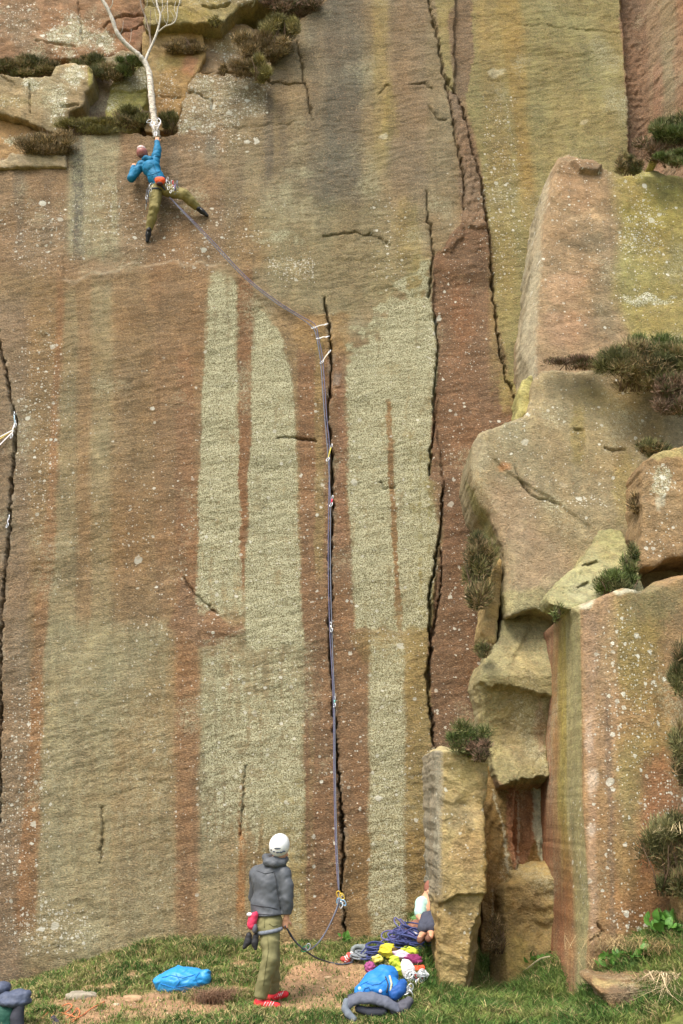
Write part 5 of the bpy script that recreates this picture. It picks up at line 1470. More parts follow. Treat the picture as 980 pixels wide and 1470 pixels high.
# ------------------------------------------------------------------ standing belayer
def belayer():
    Y = 11.03
    foot = ground_hit(380, 1446)
    root = empty('person', 'man standing on the turf in grey jacket, olive trousers and white helmet, belaying', 'person', loc=foot)
    Y = foot.y
    o = foot
    J = lambda px, py, dy=0.: U(px, py, Y + dy)
    head = J(402, 1219, -.02); neck = J(396, 1238, .0); chest = J(388, 1262, .03); belly = J(383, 1295, .02); pelv = J(384, 1322, .0)
    shR = J(407, 1254, -.05); elR = J(412, 1288, -.06); wrR = J(411, 1318, -.02); shL = J(368, 1254, .10); elL = J(366, 1288, .22); wrL = J(392, 1306, .34)
    hiR = J(387, 1328, -.05); knR = J(388, 1376, -.12); anR = J(373, 1432, -.04); hiL = J(383, 1328, .10); knL = J(392, 1378, .12); anL = J(392, 1424, .22)
    # body: one continuous surface with hands
    B = Field(.0078)
    B.ell(head, (.078, .098, .108), k=.02)
    hd = Vector((.45, .7, .35)).normalized()
    B.cap(head + hd * .085, head + hd * .103, .014, .010, .015)      # nose
    B.ell(head + Vector((.05, .06, -.06)), (.035, .035, .03), k=.02)   # jaw
    B.ell(head + Vector((.074, -.02, -.01)), (.012, .018, .028), k=.008); B.ell(head + Vector((-.074, .02, -.01)), (.012, .018, .028), k=.008)
    B.cap(head - Vector((0, 0, .06)), neck, .055, .055, .03).cap(neck, chest, .06, .085, .03).cap(chest, belly, .085, .08, .03).cap(belly, pelv, .08, .09, .03)
    B.cap(neck, shR, .06, .055).cap(neck, shL, .06, .055)
    B.chain([shR, elR, wrR], [.05, .04, .028]).chain([shL, elL, wrL], [.05, .04, .028])
    B.chain([hiR, knR, anR], [.085, .058, .038]).chain([hiL, knL, anL], [.085, .058, .038])
    tR = J(398, 1444, -.06); tL = J(410, 1427, .20)
    B.cap(anR, anR + Vector((.0, 0, -.06)), .036, .038).cap(anR + Vector((-.01, 0, -.06)), tR, .036, .028)
    B.cap(anL, anL + Vector((0, 0, -.05)), .036, .036).cap(anL + Vector((0, 0, -.05)), tL, .034, .026)
    hand(B, wrR, J(408, 1330, .0) - wrR, (0.2, 1, 0), 1.0, .75, 1); hand(B, wrL, Vector((.5, .3, .2)), (0, 0, -1), 1.0, .7, 1)
    B.build('body', SKIN, root, o)
    # jacket
    JK = plain('grey_jacket', (82, 86, 90), .6, var=.08, scale=9, bump=.3, spec=.4)
    A = Field(.0105)
    A.cap(neck + Vector((0, 0, -.02)), chest, .085, .165, .06); A.ell(chest + Vector((-.015, .01, -.02)), (.180, .128, .17), k=.05); A.ell(belly + Vector((-.005, 0, -.02)), (.170, .128, .14), k=.06)
    A.ell(pelv + Vector((-.005, 0, .06)), (.172, .14, .07), k=.03)
    A.cap(neck + Vector((0, 0, -.05)), shR, .07, .08, .04).cap(neck + Vector((0, 0, -.05)), shL, .07, .075, .04)
    A.chain([shR, (shR + elR) / 2 + Vector((.016, -.02, 0)), elR + Vector((.006, -.02, 0)), (elR + wrR) / 2 + Vector((.008, -.01, 0)), wrR + (wrR - elR) * .05], [.074, .068, .062, .058, .046], .012)
    A.chain([shL, elL, wrL], [.075, .064, .045], .03)
    A.cap(chest, pelv, .14, .14, .05); A.cut(pelv + Vector((0, 0, .055)), (0.05, 0, -1)); A.noise(.010, 6, (1, 1, 1.0))
    A.build('jacket', JK, root, o)
    Hd = Field(.0095)     # rolled hood
    neck = neck + Vector((0, 0, .03)); hp = [neck + Vector((.10, .02, .0)), neck + Vector((.075, -.08, -.025)), neck + Vector((-.01, -.115, -.035)), neck + Vector((-.09, -.075, -.02)), neck + Vector((-.11, .02, .02)), neck + Vector((-.05, .07, .03))]
    Hd.chain(hp, [.034, .038, .043, .042, .038, .03], .02); Hd.ell(neck + Vector((-.01, -.07, -.01)), (.095, .052, .045), k=.02); Hd.noise(.006, 14)
    Hd.build('hood', JK, root, o)
    hem = Geo(); 
    # trousers
    T = Field(.0105)
    T.ell(pelv + Vector((0, 0, -.0)), (.155, .135, .12), k=.05); T.ell(pelv + Vector((.0, -.03, -.06)), (.14, .12, .10), k=.04)
    T.chain([hiR, (hiR + knR) / 2, knR, (knR + anR) / 2, anR + Vector((.012, 0, .035))], [.108, .098, .082, .080, .074], .012)
    T.chain([hiL, (hiL + knL) / 2, knL, (knL + anL) / 2, anL + Vector((.0, 0, .02))], [.100, .090, .078, .074, .062], .012)
    T.cut(anR + Vector((0, 0, -.005)), (-.2, 0, -1)); T.noise(.013, 5, (1, 1, 1.2))
    T.build('trousers', OLIVE, root, o)
    jk = [o_ for o_ in root.children if o_.name.startswith('jacket')]; tr_ = [o_ for o_ in root.children if o_.name.startswith('trousers')]
    dk = plain('jacket_seam', (66, 68, 72), .7); tk = plain('trouser_seam', (104, 102, 66), .85)
    line_on(jk, [(358, 1298), (370, 1300), (385, 1302), (398, 1305)], .005, dk, jk[0], 'seam', origin=o)
    line_on(jk, [(359, 1310), (372, 1312), (386, 1313), (399, 1313)], .0045, dk, jk[0], 'seam', origin=o)
    line_on(jk, [(393, 1251), (396, 1262), (397, 1275), (400, 1290), (402, 1304)], .0055, dk, jk[0], 'seam', origin=o)
    line_on(jk, [(369, 1250), (380, 1254), (392, 1252)], .004, dk, jk[0], 'seam', origin=o)
    line_on(jk, [(405, 1318), (411, 1320), (417, 1319)], .006, dk, jk[0], 'cuff', origin=o)
    line_on(tr_, [(380, 1318), (379, 1332)], .004, tk, tr_[0], 'seam', origin=o)
    line_on(tr_, [(386, 1326), (392, 1330), (398, 1328)], .004, tk, tr_[0], 'pocket', origin=o)
    line_on(tr_, [(384, 1345), (385, 1365), (381, 1390), (378, 1415)], .0035, tk, tr_[0], 'seam', origin=o)
    # helmet
    WH = plain('white_helmet', (226, 228, 224), .3, var=.03, bump=0, spec=.5)
    Hm = Field(.0075); hc = head + Vector((-.008, -.035, .042))
    rot = Matrix.Rotation(math.radians(38), 3, 'X') @ Matrix.Rotation(math.radians(-18), 3, 'Z')
    Hm.ell(hc, (.108, .125, .118), rot, .02)
    Hm.cut(head + Vector((0, -.01, -.045)), Vector((.15, .55, -1)))
    Hm.build('helmet', WH, root, o)
    vm = plain('helmet_vent', (60, 66, 78), .6)
    hh = root.children[-1]
    for k, (dx, dz, wv) in enumerate(((-.075, -.045, .016), (-.045, -.062, .02), (-.012, -.07, .022), (.022, -.07, .022), (.054, -.06, .02), (-.012, -.03, .036))):
        # vents pressed into the shell at the back
        L = Vector((dx, 0, dz)); y = -.118 * math.sqrt(max(.05, 1 - (dx / .115) ** 2 - (dz / .13) ** 2))
        f = Field(.0045); f.ell(hc + Vector((dx, y, dz)), (wv, .012, .009), k=.005); f.build('vent', vm, hh, o)
    # harness
    hs = GREYW
    Hn = Field(.008)
    for k in range(14):
        a0, a1 = k / 14 * 6.283, (k + 1) / 14 * 6.283
        f = lambda a: hiR + Vector((math.cos(a) * .118, math.sin(a) * .122, -.055 + .02 * math.cos(a)))
        Hn.cap(f(a0), f(a1), .020, .020, .005)
    Hn.build('harness', hs, root, o)
    harness = root.children[-1]
    # chalk bag and things hanging
    cb = empty('chalk_bag', None, None) ; COL.objects.unlink(cb); bpy.data.objects.remove(cb)
    RED = plain('pink_red_fabric', (214, 62, 92), .7, var=.08)
    Cb = Field(.007); c = J(361, 1322, -.13); Cb.cap(c + Vector((.015, 0, .055)), c + Vector((-.0, 0, -.04)), .052, .046, .02); Cb.noise(.005, 16); Cb.cut(c + Vector((0, 0, .075)), (-.35, 0, 1)); Cb.build('chalk_bag', RED, root, o)
    c2 = root.children[-1]
    gs = Field(.006); gs.ell(c + Vector((.035, -.01, -.07)), (.028, .04, .05), k=.01); gs.build('bag_base', plain('dark_grey_fabric', (92, 92, 100), .8), c2, o)
    gs = Field(.006); gs.ell(c + Vector((-.022, -.035, .065)), (.030, .022, .020), k=.01); gs.build('chalk_cuff', plain('white_fleece', (225, 222, 220), .9), c2, o)
    for dx, dz, rr in ((-.035, -.20, .3), (.035, -.21, -.1)):
        f = Field(.0065); a = c + Vector((dx, .02, dz)); f.cap(a + Vector((.01, 0, .06)), a + Vector((0, 0, 0)), .032, .036, .02).cap(a, a + Vector((-.035 if dx < 0 else .01, -.01, -.05)), .035, .022, .02); f.noise(.003, 20)
        f.build('climbing_shoe', BLACK, root, o)
    # shoes and socks
    SR = plain('red_shoe', (212, 44, 52), .55, var=.08)
    sole = plain('shoe_sole', (120, 40, 40), .8)
    for an, tt in ((anR, tR), (anL, tL)):
        f = Field(.007); heel = an + Vector((-.025, 0, -.055)); mid = (heel + tt) / 2
        zf = G(an.x, an.y) - an.z
        f.cap(heel, mid, .040, .040, .02).cap(mid, tt, .040, .032, .02).cap(an + Vector((0, 0, -.02)), heel + Vector((.03, 0, 0)), .042, .04, .03)
        f.build('shoe', SR, root, o); s_ = root.children[-1]
        for q in range(4):
            g = Geo(); p = heel.lerp(tt, .38 + .13 * q); g.tube([p + Vector((-.012, -.044, -.005)), p + Vector((.006, -.036, .026)), p + Vector((.012, 0, .036))], .004, 4); link('lace', g.mesh('lace'), plain('pale_lace', (226, 214, 208)), s_).location = -o
        f = Field(.0065); f.cap(an + Vector((.0, 0, .045)), an + Vector((0, 0, -.025)), .044, .042); f.build('sock', plain('grey_sock', (160, 160, 150), .9), root, o)
    return root, J(409, 1329, -.02), J(398, 1306, .38)
bel_root, HANDP, HANDL = belayer()

# ------------------------------------------------------------------ climber
def climber():
    c0 = U(228, 268, 14.35)
    Yw = float(Ywall(c0.z)) - .02
    Y = Yw - .16
    o = U(228, 268, Y)
    root = empty('person', 'climber in blue jacket and khaki trousers reaching up to the birch sling', 'person', loc=o)
    J = lambda px, py, dy=0.: U(px, py, Y + dy)
    s = .86
    head = J(204, 223, .03); neck = J(211, 231, .0); chest = J(217, 242, -.03); belly = J(224, 256, -.05); pelv = J(231, 267, -.05)
    shL = J(203, 237, .0); elL = J(188, 256, -.02); wrL = J(191, 240, .10)
    shR = J(222, 233, .0); elR = J(226, 215, .03); wrR = J(225, 203, .06)
    hiL = J(224, 273, -.02); knL = J(221, 299, -.10); anL = J(214, 329, .02); tL = J(211, 346, .08)
    hiR = J(240, 273, -.02); knR = J(264, 279, -.14); anR = J(284, 299, .02); tR = J(297, 309, .08)
    B = Field(.0078)
    B.ell(head, (.068, .085, .095), k=.02); B.cap(head + Vector((-.06, .05, 0)), head + Vector((-.068, .062, -.006)), .012, .009, .01)
    B.ell(head + Vector((.066, -.01, -.01)), (.01, .016, .024), k=.008)
    B.cap(head - Vector((-.02, 0, .05)), neck, .05, .05, .03).cap(neck, chest, .05, .07, .03).cap(chest, belly, .07, .065, .03).cap(belly, pelv, .065, .075, .03)
    B.cap(neck, shR, .05, .05).cap(neck, shL, .05, .05)
    B.chain([shR, elR, wrR], [.048, .036, .026]).chain([shL, elL, wrL], [.046, .036, .026])
    B.chain([hiR, knR, anR], [.08, .052, .034]).chain([hiL, knL, anL], [.08, .052, .034])
    B.cap(anL, tL, .034, .024).cap(anR, tR, .034, .024)
    hand(B, wrR, Vector((0, .1, 1)), (0, 1, 0), .95, .85, -1); hand(B, wrL, Vector((.1, .3, 1)), (0, 1, 0), .95, .5, 1)
    B.build('body', SKIN, root, o)
    JK = plain('blue_jacket', (18, 108, 146), .65, var=.1, scale=9, bump=.3)
    A = Field(.0095)
    A.cap(neck + Vector((.02, 0, -.03)), chest, .08, .135, .05); A.ell(chest, (.155, .115, .15), Matrix.Rotation(math.radians(-20), 3, 'Y'), .04); A.ell(belly, (.14, .11, .14), Matrix.Rotation(math.radians(-22), 3, 'Y'), .05)
    A.ell(pelv + Vector((-.015, 0, .03)), (.125, .11, .08), k=.03)
    A.chain([neck + Vector((0, 0, -.03)), shR, (shR + elR) / 2, elR, wrR + (elR - wrR) * .1], [.06, .078, .074, .064, .045], .03)
    A.chain([neck + Vector((0, 0, -.05)), shL, (shL + elL) / 2, elL], [.06, .074, .070, .064], .03).cap(elL, wrL, .06, .042, .03)
    A.cap(chest, pelv, .115, .115, .05); A.cut(pelv + Vector((0, 0, .02)), (.25, 0, -1)); A.noise(.010, 8, (1, 1, 1.2))
    A.build('jacket', JK, root, o)
    Hd = Field(.008); hp = [neck + Vector((-.06, -.05, .0)), neck + Vector((0, -.09, -.01)), neck + Vector((.07, -.08, -.03)), neck + Vector((.12, -.04, -.045))]
    Hd.chain(hp, [.026, .042, .046, .026], .03); Hd.noise(.005, 14); Hd.build('hood', JK, root, o)
    T = Field(.0095)
    T.ell(pelv + Vector((0, 0, -.01)), (.135, .125, .11), k=.05)
    T.chain([hiL, (hiL + knL) / 2, knL, (knL + anL) / 2, anL + Vector((0, 0, .03))], [.112, .100, .084, .080, .064], .014)
    T.chain([hiR, (hiR + knR) / 2, knR, (knR + anR) / 2, anR + (knR - anR) * .1], [.112, .104, .090, .082, .064], .014)
    T.noise(.012, 7, (1.2, 1, 1.2)); T.build('trousers', OLIVE2, root, o)
    jk = [o_ for o_ in root.children if o_.name.startswith('jacket')]; dk = plain('blue_seam', (12, 84, 120), .7)
    for L_ in ([(206, 240), (214, 246), (219, 254)], [(219, 234), (222, 242), (226, 252)], [(212, 252), (220, 250), (230, 246)], [(214, 262), (222, 259), (232, 256)], [(222, 224), (226, 225), (230, 224)]):
        line_on(jk, L_, .005, dk, jk[0], 'seam', origin=o)
    Hm = Field(.0075); hc = head + Vector((.0, -.015, .03)); Hm.ell(hc, (.098, .11, .10), k=.02); Hm.cut(head + Vector((0, -.02, -.02)), Vector((.15, .5, -1)))
    Hm.build('helmet', plain('maroon_helmet', (150, 96, 88), .4, var=.1, bump=0), root, o); hm = root.children[-1]
    f = Field(.006); f.ell(hc + Vector((-.01, -.035, .06)), (.075, .075, .05), k=.01); f.build('helmet_top', plain('pale_pink_shell', (226, 200, 196), .4, bump=0), hm, o)
    f = Field(.006); f.ell(head + Vector((.0, -.05, -.04)), (.06, .05, .05), k=.02); f.noise(.005, 30); f.build('hair', plain('dark_hair', (92, 62, 52), .8), root, o)
    for an, tt in ((anL, tL), (anR, tR)):
        f = Field(.0065); f.cap(an + (tt - an) * -.15, an.lerp(tt, .5), .046, .044, .02).cap(an.lerp(tt, .4), tt, .044, .028, .02).cap(an.lerp(tt, -.1), an.lerp(tt, .1) + Vector((-.0, -.045, -.02)), .03, .028, .02); f.build('climbing_shoe', BLACK, root, o); sh = root.children[-1]
        g = Geo(); p = an.lerp(tt, .25) + Vector((0, -.05, 0)); g.tube([p + Vector((-.02, 0, .02)), p, p + (tt - an) * .25 + Vector((0, .008, 0))], .009, 5); link('heel_patch', g.mesh('heel_patch'), plain('silver_patch', (190, 192, 196), .5), sh).location = -o
    # harness: belt + leg loops
    Hn = Field(.0075)
    def ring(c, rx, ry, tilt, r_):
        pr = None
        for k in range(17):
            a = k / 16 * 6.283; p = c + Vector((math.cos(a) * rx, math.sin(a) * ry, math.cos(a) * tilt))
            if pr is not None: Hn.cap(pr, p, r_, r_, .004)
            pr = p
    ring(pelv + Vector((-.01, 0, .05)), .135, .125, -.035, .019); ring(hiL.lerp(knL, .12), .112, .108, .01, .019)
    Hn.cap(pelv + Vector((.02, -.10, -.06)), hiR + Vector((.05, -.06, -.11)), .018, .018).cap(hiR + Vector((.05, -.06, -.11)), hiR + Vector((.09, .06, -.10)), .018, .02)
    Hn.build('harness', plain('dark_webbing', (64, 68, 78), .8), root, o); hn = root.children[-1]
    f = Field(.0065); c = J(228.5, 259, -.19); f.cap(c + Vector((-.02, 0, 0)), c + Vector((.045, 0, 0)), .058, .058, .02); f.cap(c + Vector((0, 0, -.03)), c + Vector((.03, 0, -.03)), .05, .05, .02); f.noise(.005, 15)
    f.cut(c + Vector((0, 0, .052)), (0, 0, 1)); f.build('chalk_bag', plain('orange_fabric', (236, 92, 46), .65), root, o); cb = root.children[-1]
    f = Field(.0065); f.ell(c + Vector((.012, -.02, -.085)), (.055, .045, .035), k=.01); f.build('bag_base', plain('maroon_base', (72, 46, 44), .8), cb, o)
    r = random.Random(4)
    spots = [(214, 268), (212, 272), (216, 273), (211, 277), (214, 280), (210, 283), (212, 287), (217, 266), (240, 257), (241, 262), (239, 267), (242, 270), (247, 262), (248, 268), (249, 272), (252, 265), (254, 270), (251, 276), (256, 273), (245, 275), (258, 276)]
    for px, py in spots:
        k = carabiner(J(px, py, -.19 + r.uniform(-.02, .02)) - o, r.uniform(.06, .09), ALU if r.random() < .7 else GREYW, hn, r.uniform(-.6, .6), tilt=r.uniform(-1.1, 1.1), rad=.0036)
    cm = plain('cam_purple', (120, 96, 150), .5, .3); rd = plain('sling_red', (200, 60, 60), .8)
    for px, py, m in ((248, 263, rd), (251, 268, cm), (254, 263, GREYW), (213, 276, GREYW), (210, 290, BLACK)):
        g = Geo(); a = J(px, py, -.2) - o; g.tube([a + Vector((0, 0, .05)), a, a + Vector((.01, 0, -.08))], .008, 5); link('sling', g.mesh('sling'), m, hn)
    g = Geo(); g.tube([J(211, 284, -.17) - o, J(210, 293, -.17) - o, J(208.5, 301, -.16) - o], .006, 5); link('nut_tool', g.mesh('nut_tool'), ALU, hn)
    return Y, wrR
YC, HANDC = climber()

# white sling round the birch base
root = empty('sling', 'white sling looped round the birch base, gripped by the climber', 'sling', loc=U(223, 190, YB - .12))
o = Vector(root.location)
WS = plain('white_sling', (222, 218, 216), .8, var=.05)
ring_ = [U(219, 176, YB - .02), U(217, 172, YB), U(220, 169, YB + .08), U(226, 169, YB + .09), U(230, 173, YB + .02), U(229, 177, YB - .05), U(224, 181, YB - .12)]
g = Geo(); g.tube(spline([p - o for p in ring_], 5, True), .009, 5, True); link('loop', g.mesh('loop'), WS, root)
for a, b in (((217, 178), (222, 188)), ((230, 177), (224, 188)), ((222, 188), (222, 196)), ((224, 188), (224, 196))):
    g = Geo(); g.tube([U(*a, YB - .08) - o, U(*b, YB - .16) - o], .009, 5); link('strand', g.mesh('strand'), WS, root)
for q in ((218, 178, .5), (228, 174, -.5), (223, 192, 0), (214, 174, 1.0)): carabiner(U(q[0], q[1], YB - .15) - o, .10, ALU, root, q[2])

# ------------------------------------------------------------------ ropes and protection
def wy(px, py, out=.05):        # a point just in front of the wall
    Y = 14.
    for _ in range(6):
        z = U(px, py, Y).z; Y = float(Ywall(z)) - out
    return U(px, py, Y)
ROPE1 = plain('rope_grey_blue', (108, 112, 124), .85, var=.25, scale=120); ROPE2 = plain('rope_purple', (104, 102, 124), .85, var=.25, scale=120)
def rope(pts, mat, label, r=.008):
    g = Geo(); g.tube(spline(pts, 8), r, 6); return tag(link('climbing_rope', g.mesh('climbing_rope'), mat), label, 'rope')
hx = HANDP
low1 = [ground_hit(500, 1386) + Vector((0, 0, .03)), ground_hit(470, 1379) + Vector((0, 0, .05))]
rope([U(243, 283, YC - .05), wy(262, 304, .25), wy(300, 345, .22), wy(350, 398, .16), wy(395, 434, .12), wy(430, 456, .10), wy(449, 471, .10), wy(455, 488, .10), wy(460, 519, .09), wy(463, 560, .09), wy(466, 600, .07), wy(471, 660, .07),
      wy(474, 722, .06), wy(474, 800, .05), wy(475, 860, .05), wy(477, 930, .06), wy(480, 1005, .08), wy(481, 1100, .10), wy(483, 1200, .12), wy(486, 1262, .14), wy(486, 1290, .16),
      wy(480, 1312, .5), U(465, 1342, 11.9), U(452, 1358, 11.6), U(440, 1364, 11.4), U(428, 1356, 11.25), U(418, 1343, 11.1), hx], ROPE1, 'grey blue rope running from the climber down the main crack to the standing man')
rope([U(244, 284, YC - .07), wy(266, 306, .25), wy(306, 347, .2), wy(356, 400, .16), wy(400, 434, .12), wy(432, 454, .09), wy(452, 466, .09), wy(457, 486, .10), wy(462, 508, .09), wy(465, 540, .09), wy(469, 600, .07), wy(473, 645, .07),
      wy(472, 700, .06), wy(471, 800, .05), wy(473, 900, .06), wy(478, 1000, .08), wy(479, 1100, .10), wy(481, 1200, .12), wy(484, 1260, .14), wy(487, 1292, .16),
      wy(478, 1318, .5), U(462, 1346, 11.9), U(448, 1361, 11.6), U(436, 1362, 11.4), U(424, 1352, 11.25), U(415, 1340, 11.1), hx + Vector((.01, 0, .02))], ROPE2, 'purple twin rope alongside the grey blue one in the main crack', .007)
rope([hx, U(415, 1338, 11.05), U(424, 1352, 11.2), U(436, 1363, 11.4), U(452, 1374, 11.8), ground_hit(472, 1384) + Vector((0, 0, .02)), ground_hit(490, 1386) + Vector((0, 0, .012)), ground_hit(506, 1384) + Vector((0, 0, .02))], plain('rope_dark', (76, 80, 92), .85, var=.2, scale=120),
     'dark slack rope from the man’s hand along the ground to the coils', .009)
bg_ = empty('belay_device', 'small green and silver belay device hanging on the ropes in front of the standing man', 'belay device', loc=U(438, 1362, 11.38))
carabiner((0, 0, 0), .09, plain('green_alloy', (90, 190, 140), .4, .4), bg_, 1.0, tilt=.5, rad=.007); carabiner((.03, -.02, .02), .07, ALU, bg_, .3, rad=.006)

def draw(pa, pb, col, label, out=(.06, .10), wd=.016, w2=None, catn='quickdraw'):
    a = wy(*pa, out[0]); b = wy(*pb, out[1])
    root = empty('quickdraw', label, catn, 'runners clipped in the cracks', loc=a)
    d = b - a; ln = d.length; rot = math.atan2(d.x, d.z) if ln else 0
    cs = min(.075, ln * .4)
    dn = d.normalized()
    carabiner(dn * cs * .4, cs, ALU, root, rot, rad=.0055, tilt=.9); carabiner(d - dn * cs * .3, cs, ALU, root, rot + .3, rad=.0055, tilt=.7)
    strap([dn * cs * .8, dn * ln * .5 + Vector((0, -.02, 0)), d - dn * cs * .7], wd, .006, plain('sling_%d_%d_%d' % col, col, .8), root, 'sling')
draw((470, 465), (448, 471), (224, 222, 214), 'topmost white quickdraw at the head of the main crack', wd=.014)
draw((472, 483), (455, 486), (220, 218, 208), 'short white quickdraw just below the topmost one')
draw((474, 503), (461, 521), (214, 208, 190), 'slanting pale quickdraw, third from the head of the main crack')
draw((476, 638), (470, 661), (200, 186, 80), 'yellow quickdraw hanging in the main crack')
draw((477, 712), (475, 726), (214, 70, 90), 'red quickdraw in the main crack', wd=.022)
draw((474, 894), (476, 906), (224, 222, 214), 'tiny white runner halfway down the main crack')
draw((480, 1000), (480, 1014), (110, 170, 160), 'teal runner low in the main crack', wd=.02)
draw((22, 604), (16, 628), (222, 218, 210), 'pale runner in the left-hand crack')
draw((20, 592), (22, 612), (150, 176, 186), 'pale blue cam stem in the left-hand crack')
draw((13, 740), (10, 756), (206, 204, 210), 'small runner lower in the left-hand crack', wd=.012)
# sling going out of the picture on the left
root = empty('sling', 'yellow and white sling stretched from the left-hand crack out to the left edge', 'sling', loc=wy(20, 616, .08)); o = Vector(root.location)
for a, b, m in (((20, 616), (-30, 650), plain('yellow_sling', (206, 184, 96), .8)), ((20, 618), (-30, 668), WS), ((19, 617), (-14, 634), WS)):
    strap([wy(*a, .08) - o, wy(*b, .12) - o], .016, .008, m, root, 'strand')
# gear cluster at the foot
root = empty('cam_cluster', 'cluster of yellow and blue cams in the foot of the main crack', 'climbing cams', loc=wy(489, 1291, .14)); o = Vector(root.location)
for px, py, c in ((486, 1284, (206, 170, 60)), (491, 1287, (210, 180, 80)), (486, 1294, (110, 160, 190)), (493, 1296, (150, 190, 220)), (489, 1299, (230, 230, 226))):
    carabiner(wy(px, py, .15) - o, .08, plain('anod_%d_%d_%d' % c, c, .45, .3), root, random.uniform(-.8, .8), rad=.008)
for px, py in ((493, 1286), (494, 1295)):
    f = Field(.006); f.cap(wy(px, py, .03), wy(px - 4, py + 2, .14), .015, .012); f.build('cam_lobe', ALU, root, o)
strap([wy(491, 1283, .08) - o, wy(487, 1292, .16) - o, wy(484, 1299, .18) - o], .02, .006, plain('yellow_sling', (206, 184, 96)), root, 'sling')

# ------------------------------------------------------------------ seated person behind the pillar
def sitter():
    o = ground_hit(608, 1326); Y = 12.55
    root = empty('person', 'seated person in a pale mint T-shirt, mostly hidden behind the pillar', 'person', loc=U(612, 1330, Y)); o = Vector(root.location)
    J = lambda px, py, dy=0.: U(px - 3, py, Y + dy)
    pel = J(620, 1325, .1); ch = J(615, 1303, .0); nk = J(618, 1290, 0); hd = J(622, 1279, .0); sh = J(608, 1297, -.05); el = J(605, 1315, -.15); wr = J(612, 1327, -.3)
    kn = J(617, 1320, -.42); an = J(610, 1340, -.5); kn2 = J(628, 1318, -.4); an2 = J(622, 1338, -.55)
    B = Field(.0078); B.ell(hd, (.075, .09, .105), k=.02).cap(hd, nk, .05, .05).cap(nk, ch, .07, .12, .06).cap(ch, pel, .12, .12, .06)
    B.cap(hd + Vector((-.04, -.075, 0)), hd + Vector((-.05, -.09, -.005)), .012, .009)
    B.chain([nk, sh, el, wr], [.05, .05, .038, .026]); hand(B, wr, Vector((.1, -.8, -.1)), (0, 0, -1), .95, .6, 1)
    B.chain([pel, kn, an], [.09, .06, .04]).chain([pel, kn2, an2], [.09, .06, .04]).cap(an, an + Vector((-.05, -.16, -.03)), .036, .028).cap(an2, an2 + Vector((-.02, -.16, -.03)), .036, .028)
    B.build('body', SKIN, root, o)
    A = Field(.01); A.cap(nk + Vector((0, 0, -.04)), ch, .07, .105, .05).cap(ch, pel, .105, .115, .05).cap(nk + Vector((0, 0, -.05)), sh, .07, .075, .04).cap(sh, sh.lerp(el, .7), .075, .07, .03).noise(.008, 9)
    A.build('t_shirt', plain('mint_cotton', (172, 208, 196), .85, var=.05), root, o)
    T = Field(.01); T.ell(pel, (.16, .15, .13)).chain([pel, kn, an + Vector((0, 0, .06))], [.11, .085, .065]).chain([pel, kn2, an2 + Vector((0, 0, .06))], [.11, .085, .065]).noise(.008, 9)
    T.build('trousers', plain('slate_trousers', (70, 74, 88), .85), root, o)
    f = Field(.008); f.ell(hd + Vector((0, .01, .03)), (.088, .10, .10)).noise(.006, 25).build('hair', plain('red_brown_hair', (140, 92, 76), .8), root, o)
    for a in (an, an2):
        f = Field(.007); f.cap(a + Vector((0, .02, -.03)), a + Vector((-.05, -.17, -.05)), .045, .036, .02).build('shoe', plain('brown_boot', (112, 78, 62), .8), root, o)
sitter()

# ------------------------------------------------------------------ kit on the ground
def gh(px, py, up=0.): return ground_hit(px, py) + Vector((0, 0, up))
# brown bag and white-red bundle
c = gh(596, 1345)
root = empty('rope_bag', 'slouched brown cloth bag with a black opening by the pillar foot', 'bag', loc=c)
f = Field(.008); f.ell(c + Vector((0, 0, .09)), (.13, .10, .09), Matrix.Rotation(-.6, 3, 'Y'), .02); f.noise(.012, 10); f.build('body', plain('brown_cloth', (136, 98, 80), .9), root, c)
f = Field(.007); f.ell(c + Vector((.06, -.07, .05)), (.06, .05, .045), k=.01); f.build('opening', plain('dark_lining', (40, 34, 32), .9), root, c)
c = gh(598, 1352)
root = empty('shoe_bundle', 'white bundle with a small red cap in front of the brown bag', 'bundle', loc=c)
f = Field(.007); f.ell(c + Vector((-.01, -.05, .07)), (.07, .06, .055), k=.02).ell(c + Vector((-.08, -.06, .04)), (.05, .04, .035)); f.noise(.008, 14); f.build('body', plain('white_cloth', (222, 218, 218), .8), root, c)
f = Field(.006); f.ell(c + Vector((.06, -.05, .12)), (.035, .035, .03)); f.build('cap', plain('red_cap', (206, 66, 48), .6), root, c)

def coil(pts_px, n, rx, rz, mat, label, r=.0085, seed=0, name='rope_pile', zs=.1):
    rr = random.Random(seed); c0 = gh(*pts_px[0])
    P = []
    for k in range(n):
        t = k / n; a = t * 6.283 * (n / 7.3); i = t * (len(pts_px) - 1); i0 = int(i); fr = i - i0
        b = gh(*pts_px[i0]).lerp(gh(*pts_px[min(i0 + 1, len(pts_px) - 1)]), fr) if False else None
        P.append((t, a))
    base = [gh(*q) for q in pts_px]
    out = []
    for k in range(n):
        t = rr.random() if k % 9 == 0 else None
        if t is not None: cc = base[rr.randrange(len(base) - 1)].lerp(base[rr.randrange(1, len(base))], rr.random()); R = rx * rr.uniform(.6, 1.2); R2 = rz * rr.uniform(.5, 1.1); ph = rr.uniform(0, 6); zz = rr.uniform(.02, zs); tl = rr.uniform(-.5, .5)
        a = ph + k * .75
        q = cc + Vector((math.cos(a) * R, math.sin(a) * R2, 0)); q.z = float(G(q.x, q.y)) + zz * (1 - .4 * math.cos(a + tl)) + .01
        out.append(q)
    g = Geo(); g.tube(spline([p - c0 for p in out], 5), r, 5)
    o = link(name, g.mesh(name), mat); o.location = c0
    tag(o, label, 'rope'); return o
NAVY = plain('rope_navy', (68, 76, 122), .8, var=.35, scale=90); NAVY2 = plain('rope_violet', (102, 100, 148), .8, var=.3, scale=90)
